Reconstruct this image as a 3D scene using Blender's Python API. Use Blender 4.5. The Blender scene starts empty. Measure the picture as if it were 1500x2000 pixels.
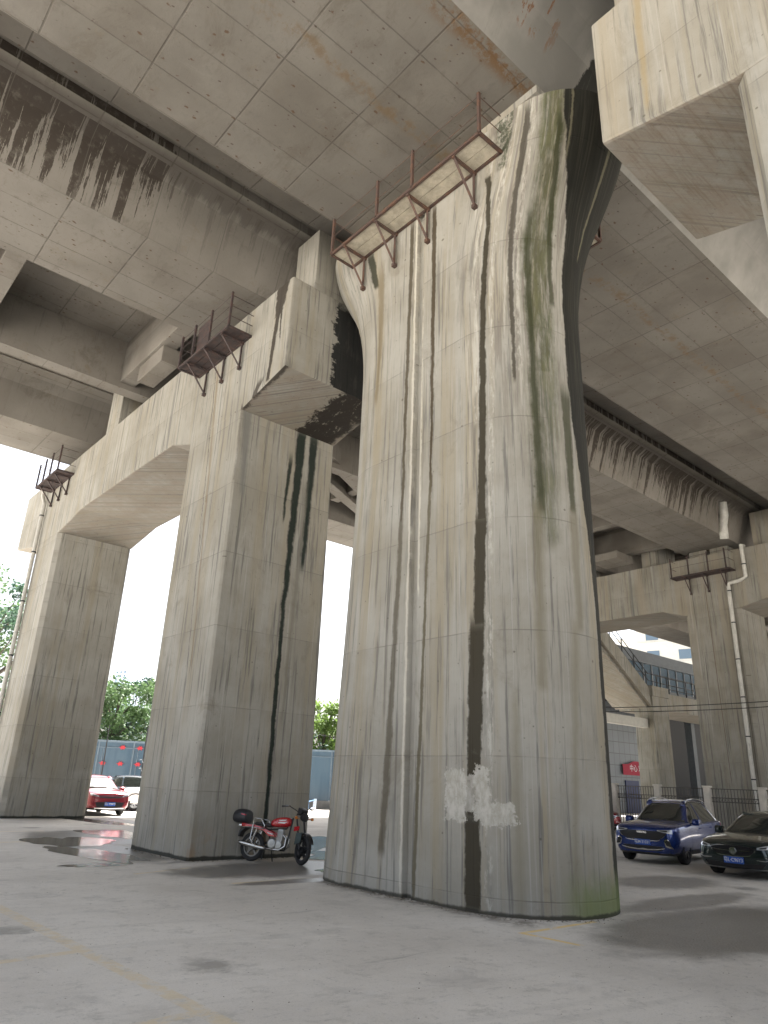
import bpy, bmesh, math, random
from math import sin, cos, pi, radians, atan2, sqrt
from mathutils import Vector, Matrix
from mathutils.bvhtree import BVHTree
random.seed(7)
SC = bpy.context.scene
COL = SC.collection

# ------------------------------------------------------------------ camera
cam_d = bpy.data.cameras.new("camera")
cam = bpy.data.objects.new("camera", cam_d); COL.objects.link(cam)
PITCH, ROLL, YAW = .3624, .0389, .7072
fw = Vector((sin(YAW)*cos(PITCH), cos(YAW)*cos(PITCH), sin(PITCH)))
r0 = Vector((cos(YAW), -sin(YAW), 0)); u0 = r0.cross(fw)
rt = cos(ROLL)*r0 + sin(ROLL)*u0; up = -sin(ROLL)*r0 + cos(ROLL)*u0
M = Matrix((rt, up, -fw)).transposed().to_4x4(); M.translation = (0, 0, 1.75)
cam.matrix_world = M
cam_d.sensor_fit = 'HORIZONTAL'; cam_d.sensor_width = 36; cam_d.lens = 36*1388/1500
cam_d.clip_start = .05; cam_d.clip_end = 3000
SC.camera = cam

# ------------------------------------------------------------------ light
SUN_EL, SUN_AZ = 62, 60          # azimuth from +Y toward +X
w = bpy.data.worlds.new("World"); SC.world = w; w.use_nodes = True
nt = w.node_tree; bg = nt.nodes['Background']
sky = nt.nodes.new('ShaderNodeTexSky'); sky.sky_type = 'NISHITA'; sky.sun_disc = False
sky.sun_elevation = radians(SUN_EL); sky.sun_rotation = radians(SUN_AZ)
sky.dust_density = 5.0; sky.air_density = 1.0; sky.ozone_density = 1.0
hs = nt.nodes.new('ShaderNodeHueSaturation'); hs.inputs['Saturation'].default_value = .48      # thin high cloud
nt.links.new(sky.outputs[0], hs.inputs['Color']); nt.links.new(hs.outputs[0], bg.inputs[0]); bg.inputs[1].default_value = .075
sd = bpy.data.lights.new("sun", 'SUN'); sd.energy = 5.0; sd.angle = radians(4); sd.color = (1, .97, .93)
so = bpy.data.objects.new("sun", sd); COL.objects.link(so)
sv = Vector((sin(radians(SUN_AZ))*cos(radians(SUN_EL)), cos(radians(SUN_AZ))*cos(radians(SUN_EL)), sin(radians(SUN_EL))))
so.rotation_euler = sv.to_track_quat('Z', 'Y').to_euler(); so.location = (0, 0, 60)
SC.view_settings.view_transform = 'Standard'; SC.view_settings.look = 'None'
SC.view_settings.exposure = 2.42; SC.view_settings.gamma = 1
SC.cycles.max_bounces = 8; SC.cycles.diffuse_bounces = 5; SC.cycles.sample_clamp_indirect = 6

# ------------------------------------------------------------------ shader expressions
class X:
    """a socket (or number) with arithmetic"""
    nt = None
    def __init__(s, k): s.k = k
    @staticmethod
    def m(op, *a, clamp=False):
        n = X.nt.nodes.new('ShaderNodeMath'); n.operation = op; n.use_clamp = clamp
        for i, v in enumerate(a):
            v = v.k if isinstance(v, X) else v
            if isinstance(v, (int, float)): n.inputs[i].default_value = v
            else: X.nt.links.new(v, n.inputs[i])
        return X(n.outputs[0])
    def __add__(s, o): return X.m('ADD', s, o)
    __radd__ = __add__
    def __sub__(s, o): return X.m('SUBTRACT', s, o)
    def __rsub__(s, o): return X.m('SUBTRACT', o, s)
    def __mul__(s, o): return X.m('MULTIPLY', s, o)
    __rmul__ = __mul__
    def __truediv__(s, o): return X.m('DIVIDE', s, o)
def xabs(a): return X.m('ABSOLUTE', a)
def xmax(a, b): return X.m('MAXIMUM', a, b)
def xmin(a, b): return X.m('MINIMUM', a, b)
def gt(a, b): return X.m('GREATER_THAN', a, b)
def frac(a): return X.m('FRACT', a)
def floor(a): return X.m('FLOOR', a)
def clamp(a): return X.m('ADD', a, 0, clamp=True)
def sm(v, a, b, lo=0., hi=1.):
    n = X.nt.nodes.new('ShaderNodeMapRange'); n.interpolation_type = 'SMOOTHSTEP' if b > a else 'SMOOTHSTEP'
    if b < a: a, b, lo, hi = b, a, hi, lo
    for i, q in enumerate((v, a, b, lo, hi)):
        q = q.k if isinstance(q, X) else q
        if isinstance(q, (int, float)): n.inputs[i].default_value = q
        else: X.nt.links.new(q, n.inputs[i])
    return X(n.outputs[0])
def comb(x, y, z):
    n = X.nt.nodes.new('ShaderNodeCombineXYZ')
    for i, v in enumerate((x, y, z)):
        v = v.k if isinstance(v, X) else v
        if isinstance(v, (int, float)): n.inputs[i].default_value = v
        else: X.nt.links.new(v, n.inputs[i])
    return n.outputs[0]
def noise(vec, sc, det=4, ro=.55, dist=0):
    n = X.nt.nodes.new('ShaderNodeTexNoise'); X.nt.links.new(vec, n.inputs['Vector'])
    n.inputs['Scale'].default_value = sc; n.inputs['Detail'].default_value = det
    n.inputs['Roughness'].default_value = ro; n.inputs['Distortion'].default_value = dist
    return X(n.outputs[0])
def voro(vec, sc, feat='F1'):
    n = X.nt.nodes.new('ShaderNodeTexVoronoi'); X.nt.links.new(vec, n.inputs['Vector']); n.feature = feat
    n.inputs['Scale'].default_value = sc
    return X(n.outputs['Distance'])
def sep(v):
    n = X.nt.nodes.new('ShaderNodeSeparateXYZ'); X.nt.links.new(v, n.inputs[0]); return [X(o) for o in n.outputs]
class Cc:
    pass
def col(c): return (c[0], c[1], c[2], 1)
def mix(a, b, f, mode='MIX'):
    n = X.nt.nodes.new('ShaderNodeMix'); n.data_type = 'RGBA'; n.blend_type = mode; n.clamp_factor = True
    f = f.k if isinstance(f, X) else f
    if isinstance(f, (int, float)): n.inputs[0].default_value = f
    else: X.nt.links.new(f, n.inputs[0])
    for i, q in ((6, a), (7, b)):
        if isinstance(q, (tuple, list)): n.inputs[i].default_value = col(q)
        else: X.nt.links.new(q, n.inputs[i])
    return n.outputs[2]
def grey(v):
    return comb(v, v, v)
def newmat(name):
    m = bpy.data.materials.new(name); m.use_nodes = True; X.nt = m.node_tree
    return m, m.node_tree.nodes['Principled BSDF']
def setin(b, k, v):
    if isinstance(v, X): v = v.k
    if isinstance(v, (int, float)): b.inputs[k].default_value = v
    elif isinstance(v, (tuple, list)): b.inputs[k].default_value = col(v)
    else: X.nt.links.new(v, b.inputs[k])
def bump(b, h, st=.3, d=.02):
    n = X.nt.nodes.new('ShaderNodeBump'); n.inputs['Strength'].default_value = st; n.inputs['Distance'].default_value = d
    X.nt.links.new(h.k, n.inputs['Height']); X.nt.links.new(n.outputs[0], b.inputs['Normal'])
def geo():
    g = X.nt.nodes.new('ShaderNodeNewGeometry'); return g.outputs['Position'], g.outputs['Normal']
def spl(c, rough=.5, metal=0., name=None, var=.0, coat=0., spec=.5, sc=3):
    """simple material with a little mottling"""
    m, b = newmat(name or 'paint')
    P, N = geo()
    if var > 0:
        n = noise(P, sc, 5, .6); n2 = noise(P, sc*12, 3, .6)
        f = sm(n, .3, .7, 1-var, 1+var) * sm(n2, .3, .7, 1-var*.6, 1+var*.6)
        setin(b, 'Base Color', mix(c, grey(f), 1., 'MULTIPLY'))
        setin(b, 'Roughness', clamp(sm(n2, .3, .7, rough*.85, min(1, rough*1.15))))
    else:
        setin(b, 'Base Color', c); setin(b, 'Roughness', rough)
    setin(b, 'Metallic', metal); b.inputs['Coat Weight'].default_value = coat
    b.inputs['Coat Roughness'].default_value = .04
    b.inputs['Specular IOR Level'].default_value = spec
    return m

FIB = {}
def stain(a, z, z0, a0, w0, z1, a1, w1, jit, soft, ends=.6):
    """mask of a run of water down a wall: centre a0..a1 and half-width w0..w1 from height z0 to z1"""
    k = (z - z0)/(z1-z0); c = a0 + k*(a1-a0); hw = w0 + k*(w1-w0)
    if not hasattr(X.nt, 'bl_idname') or FIB.get(X.nt) is None:
        f1 = noise(comb(a, 31, z*.10), 17, 5, .75); f2 = noise(comb(a*.6, 17, z*.55), 5, 6, .75); FIB[X.nt] = (f1, f2)
    f1, f2 = FIB[X.nt]; wm = max(w0, w1)
    d = xabs(a - c + (jit-.5)*.28*max(wm, .12)/.25) - hw + (f1-.5)*(.05+.35*wm) + (f2-.5)*(.02+.25*wm)
    return sm(d, soft*.8+.008, -soft*.5-wm*.15)*sm(f2, .25, .42, .8, 1.) * sm(z, z0-ends*.25, z0+ends*.25) * sm(z, z1+ends, z1-ends*.2)

def wallbase(b, P, a, z, tone=1., joint_z=1.9, joint_off=0., vjoint=None, streak=1., warm=0.):
    """streaky board-marked concrete for upright faces. a = horizontal coordinate"""
    tone = tone*.82
    n1 = noise(P, .55, 5, .6); n2 = noise(P, 7, 6, .65)
    sv_ = comb(a*1.0, 0, z*.035)
    s1 = noise(sv_, 2.2, 5, .65); s2 = noise(sv_, 9, 5, .7); s3 = noise(comb(a, 5.2, z*.012), 24, 3, .6)
    c = mix((.335*tone, .315*tone, .265*tone), (.43*tone, .415*tone, .37*tone), sm(n1, .32, .68))
    c = mix(c, (.35*tone, .295*tone, .195*tone), sm(s1, .47, .64)*(.38+warm))
    c = mix(c, (.17*tone, .165*tone, .15*tone), sm(s2, .52, .64)*.85*streak)
    c = mix(c, (.52*tone, .51*tone, .48*tone), sm(s3, .57, .72)*.45*streak)
    c = mix(c, (.24*tone, .235*tone, .21*tone), sm(noise(comb(a, 2.2, z*.1), 3.2, 6, .72), .55, .72)*.75)
    c = mix(c, (.10, .095, .075), sm(noise(comb(a, 6.6, z*.03), 13, 6, .75), .58, .68)*.38*sm(noise(P, .8, 3), .45, .6))
    c = mix(c, (.13, .12, .095), sm(noise(P, 11, 6, .8), .60, .70)*.45)
    vo2 = voro(comb(a, 3, z), 3.3); c = mix(c, (.10, .09, .07), sm(vo2 + (n2-.5)*.2, .07, .03)*.7)
    sd2 = noise(comb(a*.7, 15, z*.5), 1.3, 7, .75, .8); c = mix(c, (.17, .15, .115), sm(sd2, .56, .72)*.45)
    c = mix(c, (.2, .2, .18), sm(n2, .62, .8)*.35)
    # blemishes
    vo = voro(comb(a, 0, z), 1.25); c = mix(c, (.12, .105, .08), sm(vo, .05, .02)*.8)
    # pour joints
    wob = (noise(comb(a*.8, 1, 1), 1.2, 3)-.5)*.03
    jz = xabs(frac((z-joint_off+wob)/joint_z + .5)-.5)*joint_z
    jm = sm(jz, .014, .003)*sm(noise(P, 1.5, 4), .38, .6, .15, 1.)
    c = mix(c, (.15, .14, .12), jm*.6)
    below = sm(frac((z-joint_off)/joint_z), .75, 1.0)
    c = mix(c, (.25*tone, .235*tone, .2*tone), below*.25*sm(s1, .4, .6))
    if vjoint:
        jv = xabs(frac(a/vjoint + .5)-.5)*vjoint
        jm2 = sm(jv, .012, .003); c = mix(c, (.16, .15, .13), jm2*.5)
    return c, n2, jm

def facing(N):
    nx, ny, nz = sep(N); return nx, ny, nz

# concrete of soffits, webs and slabs
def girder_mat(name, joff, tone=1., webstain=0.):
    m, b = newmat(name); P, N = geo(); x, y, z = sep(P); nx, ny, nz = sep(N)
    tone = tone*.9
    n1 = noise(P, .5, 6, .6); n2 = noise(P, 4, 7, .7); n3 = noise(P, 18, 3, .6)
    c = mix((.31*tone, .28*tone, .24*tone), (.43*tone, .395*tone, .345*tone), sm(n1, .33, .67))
    c = mix(c, (.22*tone, .205*tone, .18*tone), sm(n2, .54, .74)*.45)
    # panels differ a little
    cell = noise(comb(floor(x/1.91 - .49)*7.13, floor((y-joff)/.945)*3.7, 0), 1.0, 0)
    c = mix(c, (.44*tone, .42*tone, .38*tone), sm(cell, .3, .7)*.35)
    c = mix(c, (.16, .13, .09), sm(noise(P, 1.1, 7, .8), .56, .70)*.5)
    c = mix(c, (.11, .095, .075), sm(noise(comb(x*1.2, y*.5, z), .9, 7, .8, .6), .52, .68)*.5)
    c = mix(c, (.46*tone, .43*tone, .39*tone), sm(noise(comb(x*.6, y*1.5, z+4), 1.6, 7, .8, .5), .58, .7)*.4)
    w1 = (noise(comb(x*.7, y*.7, z), 1.3, 2)-.5)*.03
    par = floor((y-joff)/2.82)
    jx = xabs(frac((x-.94+w1)/1.91 + .5 + par*.0)-.5)*1.91
    jy = xabs(frac((y-joff+w1)/.945+.5)-.5)*.945
    bot = sm(nz, -.88, -.97)
    brk = sm(noise(P, 1.7, 4), .38, .55, .5, 1.)
    ln = xmax(sm(jx, .026, .008), sm(jy, .018, .006)*.85)*bot*brk
    c = mix(c, (.075, .068, .056), ln*.68)
    rim_ = xmax(sm(jx, .20, .0), sm(jy, .12, .0))*bot*sm(n2, .5, .66); c = mix(c, (.12, .105, .085), rim_*.5)
    # blow holes and rust dots on the underside
    v1 = voro(comb(x, y*1.6, 0), 2.1); v2 = voro(comb(x*1.7, y, 3), 5.5)
    c = mix(c, (.09, .055, .032), sm(v1 + (n3-.5)*.25, .12, .06)*.85*bot)
    v3 = voro(comb(x*1.3+y*.4, y*2.2, 5), 3.1); c = mix(c, (.075, .055, .042), sm(v3 + (n2-.5)*.5, .12, .05)*.8*bot)
    c = mix(c, (.14, .13, .11), sm(noise(comb(x, y*1.3, 0), 7, 6, .8), .59, .66)*.6*bot)
    c = mix(c, (.10, .085, .065), sm(noise(comb(x*.5, y*2, 0), 2.2, 7, .8), .6, .68)*.5*bot)
    c = mix(c, (.17, .14, .11), sm(v2 + (n3-.5)*.3, .09, .04)*.7*bot)
    # old brown seep along the middle
    seep = sm(xabs(y-8.6+(n1-.5)*.5), .22, .05)*bot*sm(n2, .42, .6)
    c = mix(c, (.15, .105, .06), seep*.7)
    seep2 = sm(xabs(y-6.35+(n2-.5)*.5), .32, .05)*bot*sm(n2, .40, .58)*sm(x, 12., 8.)*sm(x, 4., 7.)
    c = mix(c, (.13, .075, .035), seep2*.9)
    # water runs on the webs
    web = 1 - bot
    so_ = comb(x, 0, z*.13)
    run = noise(comb(x, 0, z*.02), 3.0, 5, .75)*.74 + noise(comb(x, 4, z*.22), 8, 5, .75)*.26; fine = noise(comb(x, 1.3, z*.07), 8, 5, .7)
    c = mix(c, (.21*tone, .2*tone, .18*tone), sm(fine, .55, .7)*web*.5)
    if webstain:
        reg = noise(comb(x, 7, 0), .17, 1, .5)
        top = sm(z, 14.6, 16.6)
        xw = x + (noise(comb(x, 0, 0), .9, 3)-.5)*1.5
        zone = xmax(sm(xw, 5.6, 2.8), sm(xw, 18.5, 22.5)*sm(xw, 37., 31.))
        mk = sm(run + top*.09 + zone*.045 + (reg-.5)*.25, .575, .592)*web*sm(zone, .0, .3, .25, 1.)*sm(n2, .3, .5, .6, 1.)
        mk = mk*sm(z, 14.5, 14.9)
        c = mix(c, (.042, .033, .026), mk*.92*webstain)
        tp = sm(z + (noise(comb(x, 0, z*.3), 3.0, 5, .7)-.5)*.7, 16.3, 16.42)*sm(z, 16.62, 16.55)
        c = mix(c, (.055, .047, .04), tp*.5)
        jw = sm(xabs(frac((x-.94)/1.91+.5)-.5)*1.91, .016, .004)*web
        c = mix(c, (.10, .09, .08), jw*.7)
    setin(b, 'Base Color', c); setin(b, 'Roughness', .9); b.inputs['Specular IOR Level'].default_value = .25
    bump(b, n3*.4 + n2*.6 - ln*1.2, .35, .02)
    return m
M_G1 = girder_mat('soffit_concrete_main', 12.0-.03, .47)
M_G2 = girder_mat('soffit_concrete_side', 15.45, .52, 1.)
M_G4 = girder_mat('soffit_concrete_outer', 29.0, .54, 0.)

def g1_near_mat():
    m, b = newmat('main_girder_haunch_concrete'); P, N = geo(); x, y, z = sep(P)
    n1 = noise(P, .6, 5, .6); n2 = noise(P, 5, 6, .7)
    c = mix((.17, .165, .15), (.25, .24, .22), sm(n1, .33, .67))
    rs = noise(comb(x*2.2, y*.8, z*.8), 2.0, 6, .7, .4)
    c = mix(c, (.16, .075, .035), sm(rs, .56, .6)*sm(x, 9.2, 8.4)*sm(x, 4.5, 7.)*sm(xabs(z-16.1), .55, .3)*.9)
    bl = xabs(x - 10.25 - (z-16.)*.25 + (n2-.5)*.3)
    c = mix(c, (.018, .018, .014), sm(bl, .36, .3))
    c = mix(c, (.16, .16, .14), sm(noise(comb(x, 0, z*.2), 5, 5, .7), .56, .7)*.5)
    setin(b, 'Base Color', c); setin(b, 'Roughness', .85); bump(b, n2, .3, .02)
    return m
M_G1N = g1_near_mat()

# portal frame concrete
def portal_mat(name, style):
    m, b = newmat(name); P, N = geo(); x, y, z = sep(P); nx, ny, nz = sep(N)
    a = x + y
    c, n2, jm = wallbase(b, P, a, z, .82 if style == 'far' else .95, 1.86, 1.4, None, 1.0)
    fy = sm(ny, -.5, -.9); fx = sm(nx, -.5, -.9); bot = sm(nz, -.3, -.6)
    j1 = noise(comb(x, y, z*.8), 2.2, 5, .7); j2 = noise(comb(x*1.5, y*1.5, z*2.4), 1.6, 6, .75)
    # extra streaks on the broad cap face
    st = noise(comb(a, 3.3, z*.02), 3.4, 4, .6)
    c = mix(c, (.14, .14, .135), sm(st, .62, .70)*fx*sm(z, 10.2, 11.)*.6)
    c = mix(c, (.42, .41, .38), sm(noise(comb(a, 9.3, z*.02), 4.1, 4, .6), .62, .7)*fx*.5)
    # underside: pinkish board marks
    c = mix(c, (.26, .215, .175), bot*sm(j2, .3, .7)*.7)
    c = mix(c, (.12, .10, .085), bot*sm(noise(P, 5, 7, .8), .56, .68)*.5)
    if style == 'mid':
        s = stain(x, z, 5.2, 9.86, .055, 10.9, 10.0, .16, j1, .035, .3)
        s = xmax(s, stain(x, z, 0., 9.90, .05, 5.3, 9.87, .06, j1, .02, .1))
        s = xmax(s, stain(x, z, 7.0, 10.36, .06, 10.9, 10.42, .13, j1, .05, .9))
        s = xmax(s, stain(x, z, 8.2, 9.62, .02, 9.9, 9.68, .05, j1, .03, .5))
        c = mix(c, (.009, .016, .012), s*fy*.95)
        s2 = stain(x, z, 3.0, 10.12, .03, 9.0, 10.28, .06, j1, .06, 1.)
        c = mix(c, (.16, .15, .12), s2*fy*.6)
        s3 = stain(x, z, 8.6, 8.3, .05, 11., 8.2, .14, j2, .1, .8)
        c = mix(c, (.15, .15, .14), s3*fy*.7)
        # end face of the cantilever: large black wet area
        end = sm(y, 14.2, 14.)*fy
        e = sm(x + (j2-.5)*.75 + (j1-.5)*.3, 9.42, 9.5)*sm(z + (j2-.5)*.6, 14.25, 13.9)
        c = mix(c, mix((.008, .009, .010), (.03, .03, .028), sm(noise(comb(x, 0, z*.2), 6, 5, .7), .5, .7)), end*e*.95)
        # underside stain
        u = sm(x + (j2-.5)*1.2, 9.75, 9.88)*sm(x + (j2-.5)*1.2, 11.2, 10.9)*sm(y, 15.7, 15.4)
        brk = sm(noise(comb(x*1.2, y*.6, 2), 4., 5, .75), .34, .44)
        c = mix(c, (.022, .018, .015), bot*u*brk*.94)
        e2 = sm(x + (j2-.5)*.5, 8.16, 8.05)*sm(y, 15.6, 15.3)*bot
        c = mix(c, (.045, .038, .032), e2*.9)
        # runs on the front face near the end
        r = stain(y, z, 13.2, 14.0, .20, 14.2, 13.85, .30, j1, .03, .2)
        r = xmax(r, stain(y, z, 11.3, 14.2, .07, 13.3, 14.0, .10, j1, .02, .2))
        r = xmax(r, stain(y, z, 12.4, 13.8, .02, 13.5, 13.85, .04, j1, .02, .2))
        r = xmax(r, stain(y, z, 10.7, 15.1, .05, 11.4, 14.6, .16, j1, .02, .2)*.9)
        c = mix(c, (.035, .028, .022), r*fx*.92)
        r2 = stain(y, z, 8.9, 15.42, .015, 11., 15.42, .05, j1, .02, .2)
        c = mix(c, (.06, .05, .04), r2*fx*.85)
        br = stain(y, z, 4.2, 16.4, .02, 12.8, 17.15, .05, j1, .05, .5)
        c = mix(c, (.2, .15, .09), br*fx*.6)
        br = stain(y, z, 4.2, 16.62, .006, 13.0, 17.3, .012, j1, .01, .5)
        c = mix(c, (.07, .065, .06), br*fx*.85)
        sp = sm(noise(P, 1.4, 5, .7), .56, .66)*sm(xabs(z-8.4), .8, .1)*fx
        c = mix(c, (.14, .105, .065), sp*.75)
        # damp foot and orange tinge
        c = mix(c, (.30, .20, .12), sm(z, .8, .1)*fy*sm(noise(P, 1.6, 4), .45, .6)*.6)
    if style == 'near':
        br = stain(y, z, 11.5, 3.55, .03, 13.9, 3.5, .05, j1, .05, .6)
        c = mix(c, (.30, .23, .12), br*fx*.6)
        c = mix(c, (.33, .285, .21), fx*sm(noise(comb(a, 3, z*.05), 1.1, 3), .45, .65)*.45)
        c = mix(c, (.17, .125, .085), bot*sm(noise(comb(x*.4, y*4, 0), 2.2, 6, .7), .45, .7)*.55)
    if style == 'far':
        c = mix(c, (.29, .25, .19), fx*sm(noise(comb(a, 3, z*.03), 1.7, 4, .6), .5, .62)*.5)
        ln = sm(xabs(y-17.02-(z-2)*.01), .02, .008)*sm(z, 2., 2.6)*sm(z, 12.6, 12.3)
        c = mix(c, (.09, .06, .045), ln*fx*.8)
        ln = sm(xabs(y-15.7), .025, .008)*sm(z, 0., 1.)*sm(z, 11., 10.)
        c = mix(c, (.09, .08, .06), ln*fx*.7)
    # thin black line where it meets the ground
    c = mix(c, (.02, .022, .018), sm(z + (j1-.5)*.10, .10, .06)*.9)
    setin(b, 'Base Color', c); setin(b, 'Roughness', .88); b.inputs['Specular IOR Level'].default_value = .25
    bump(b, n2*.8 + noise(P, 30, 2)*.3 - jm*1.5, .35, .02)
    return m
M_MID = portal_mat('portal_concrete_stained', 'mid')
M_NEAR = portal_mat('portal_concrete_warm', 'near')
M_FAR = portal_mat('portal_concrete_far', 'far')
M_LEFT = portal_mat('portal_concrete_plain', 'left')

# main pier (uses its UV: u = run round the perimeter, v = height)
def pier_mat():
    m, b = newmat('pier_concrete_streaked'); P, N = geo()
    uvn = X.nt.nodes.new('ShaderNodeUVMap'); uvn.uv_map = 'run'
    u, z, _ = sep(uvn.outputs[0]); nx, ny, nz = sep(N)
    c, n2, jm = wallbase(b, P, u, z, 1.0, 1.96, .22, None, .95, .2)
    j1 = noise(comb(u, 0, z*.9), 1.8, 6, .72); j2 = noise(comb(u*2, 0, z*1.2), 3, 6, .75)
    fine = noise(comb(u, 4, z*.03), 16, 4, .6)
    # pale lime runs and long dark runs, stronger towards the near end and the flare
    zone = sm(u, .9, 1.6)*sm(z, 5, 11)
    lime = noise(comb(u, 2, z*.06), 6.5, 5, .7)
    c = mix(c, (.58, .56, .5), sm(lime, .55, .62)*zone*.4)
    dk = noise(comb(u, 12, z*.05), 7.5, 5, .7)
    c = mix(c, (.20, .18, .155), sm(dk, .52, .58)*zone*.8)
    c = mix(c, (.19, .19, .175), sm(noise(comb(u, 8, z*.08), 11, 4, .6), .55, .62)*sm(u, -1.5, -1.9)*sm(z, 10.5, 12)*.7)
    def S(*k, so=.03, e=.4, j=j1): return stain(u, z, *k, j, so, e)
    # lime halo beside the main brown run
    h = xmax(S(0, 1.72, .05, 8, 1.9, .04, so=.05), S(8, 1.62, .035, 14.4, 1.60, .05, so=.03))
    h = xmax(h, S(8, 1.93, .03, 14.4, 2.0, .05, so=.03)); h = xmax(h, S(9, 2.46, .05, 14.6, 2.44, .04, so=.03))
    c = mix(c, (.56, .54, .48), h*sm(noise(comb(u, 40, z*.25), 9, 6, .8), .47, .6)*.55)
    # green growth
    gz = noise(comb(u, 3, z*.35), 4.5, 6, .7)
    gr = xmax(S(11.9, 2.95, .26, 14.9, 2.80, .22, so=.12, e=.1), S(9.0, 2.95, .26, 12.0, 2.8, .3, so=.12, e=.3))
    gr = xmax(gr, S(5.6, 2.8, .22, 9.2, 2.95, .3, so=.15, e=.8)*.75)
    gr = gr*sm(gz, .3, .55, .45, 1.)
    c = mix(c, mix((.035, .042, .014), (.085, .09, .035), sm(gz, .4, .65)), gr*.82*sm(noise(comb(u, 21, z*.08), 10, 6, .75), .38, .52, .35, 1.))
    ol = xmax(S(6.3, 3.42, .07, 8.6, 3.4, .12), S(6.2, 2.76, .06, 12.4, 2.66, .06, so=.06))
    ol = xmax(ol, S(10.6, 3.2, .05, 14.2, 2.98, .05))
    c = mix(c, (.03, .034, .012), ol*.8)
    c = mix(c, (.17, .15, .10), xmax(S(3.2, 2.64, .06, 6.2, 2.68, .09, so=.08), S(4.2, 3.42, .06, 6.2, 3.42, .10, so=.06))*.6)
    c = mix(c, (.2, .18, .125), xmax(S(.2, 3.0, .03, 4.2, 3.3, .05, so=.1), S(0, 2.2, .04, 3.0, 2.2, .04, so=.12))*.6)
    # black running water round the end
    e0 = sm(z, 12.0, 14.8, 3.48, 3.02); e1 = sm(z, 4., 9.5, 4.0, 3.48)
    edge = e1 + (e0 - 3.48)
    bk = sm(u - edge + (j1-.5)*.22, -.02, .03)
    c = mix(c, mix(mix((.006, .006, .0035), (.03, .029, .02), sm(fine, .48, .68)), (.055, .052, .038), sm(noise(comb(u, 50, z*.05), 9, 6, .75), .6, .7)*.7), bk*.97)
    pale = xmax(S(12., 4.0, .02, 13.9, 4.25, .035, so=.012), S(12.9, 3.22, .015, 14.8, 3.2, .02, so=.012))
    c = mix(c, (.13, .12, .08), pale*bk*.9)
    # brown and dark runs on the flat face
    br = xmax(S(0, 1.46, .155, 1.25, 1.46, .15, so=.012), S(1.25, 1.47, .13, 4.2, 1.58, .15, so=.012))
    br = xmax(br, S(4.2, 1.62, .10, 6.1, 1.68, .11, so=.012)); br = xmax(br, xmax(S(6.1, 1.70, .075, 12.4, 1.82, .05, so=.012, e=.1), S(12.4, 1.82, .05, 13.6, 1.58, .05, so=.012, e=.1)))
    c = mix(c, (.034, .028, .016), br*.94)
    c = mix(c, (.055, .042, .022), xmax(S(6.5, -.34, .035, 13.8, -.25, .06, so=.02), S(0.6, -.52, .06, 6.6, -.34, .05, so=.03)*.8)*.85)
    c = mix(c, (.05, .034, .016), S(7.0, .46, .03, 13.8, .47, .065, so=.015)*.9)
    c = mix(c, (.11, .095, .06), S(0., .2, .035, 7.1, .45, .03, so=.015)*.9)
    c = mix(c, (.045, .038, .028), S(8.8, 2.36, .03, 14.6, 2.30, .07, so=.015)*.85)
    c = mix(c, (.02, .022, .012), S(12.8, -1.27, .07, 13.9, -1.36, .08, so=.02, e=.3)*.9)
    c = mix(c, (.16, .125, .07), S(9.6, -1.32, .05, 13.0, -1.13, .08, so=.06, e=.8)*.7)
    c = mix(c, (.03, .04, .018), S(13.6, 1.85, .1, 14.9, 1.8, .16, so=.05, e=.2)*sm(j2, .4, .55)*.85)
    c = mix(c, (.62, .59, .5), xmax(S(5, .18, .02, 14, .1, .03, so=.02), S(0, -.12, .02, 14, -.1, .02, so=.02))*.6)
    # cement patch
    pj = (noise(comb(u, 0, z), 7, 7, .8)-.5)*.5; pu, pz = u + pj, z + (noise(comb(u, 5, z), 8, 7, .8)-.5)*.55
    box = lambda a0, a1, b0, b1: sm(pu, a0-.01, a0+.01)*sm(pu, a1+.01, a1-.01)*sm(pz, b0-.01, b0+.01)*sm(pz, b1+.01, b1-.01)
    pt = xmax(box(.90, 1.34, 1.22, 1.98), box(1.50, 1.76, 1.25, 2.02)); pt = xmax(pt, xmax(box(1.6, 2.16, 1.2, 1.52), box(1.3, 1.55, 1.35, 1.9)*.75))
    c = mix(c, mix((.36, .34, .29), (.52, .50, .45), sm(noise(comb(u, 2, z*.5), 8, 5, .7), .35, .65)), pt*.92*sm(noise(comb(u*.6, 1, z*1.4), 7, 7, .75), .34, .46, .5, 1.))
    # green foot near the end, dark line at the ground
    c = mix(c, (.16, .2, .07), sm(z+(j2-.5)*.7, .75, .15)*sm(u, 2.6, 3.3)*.75)
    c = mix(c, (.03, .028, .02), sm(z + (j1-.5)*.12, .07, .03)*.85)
    setin(b, 'Base Color', c)
    setin(b, 'Roughness', clamp(.9 - bk*.12)); b.inputs['Specular IOR Level'].default_value = .3
    bump(b, n2*.7 + fine*.5 - jm*1.5, .35, .02)
    return m
M_PIER = pier_mat()

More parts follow.
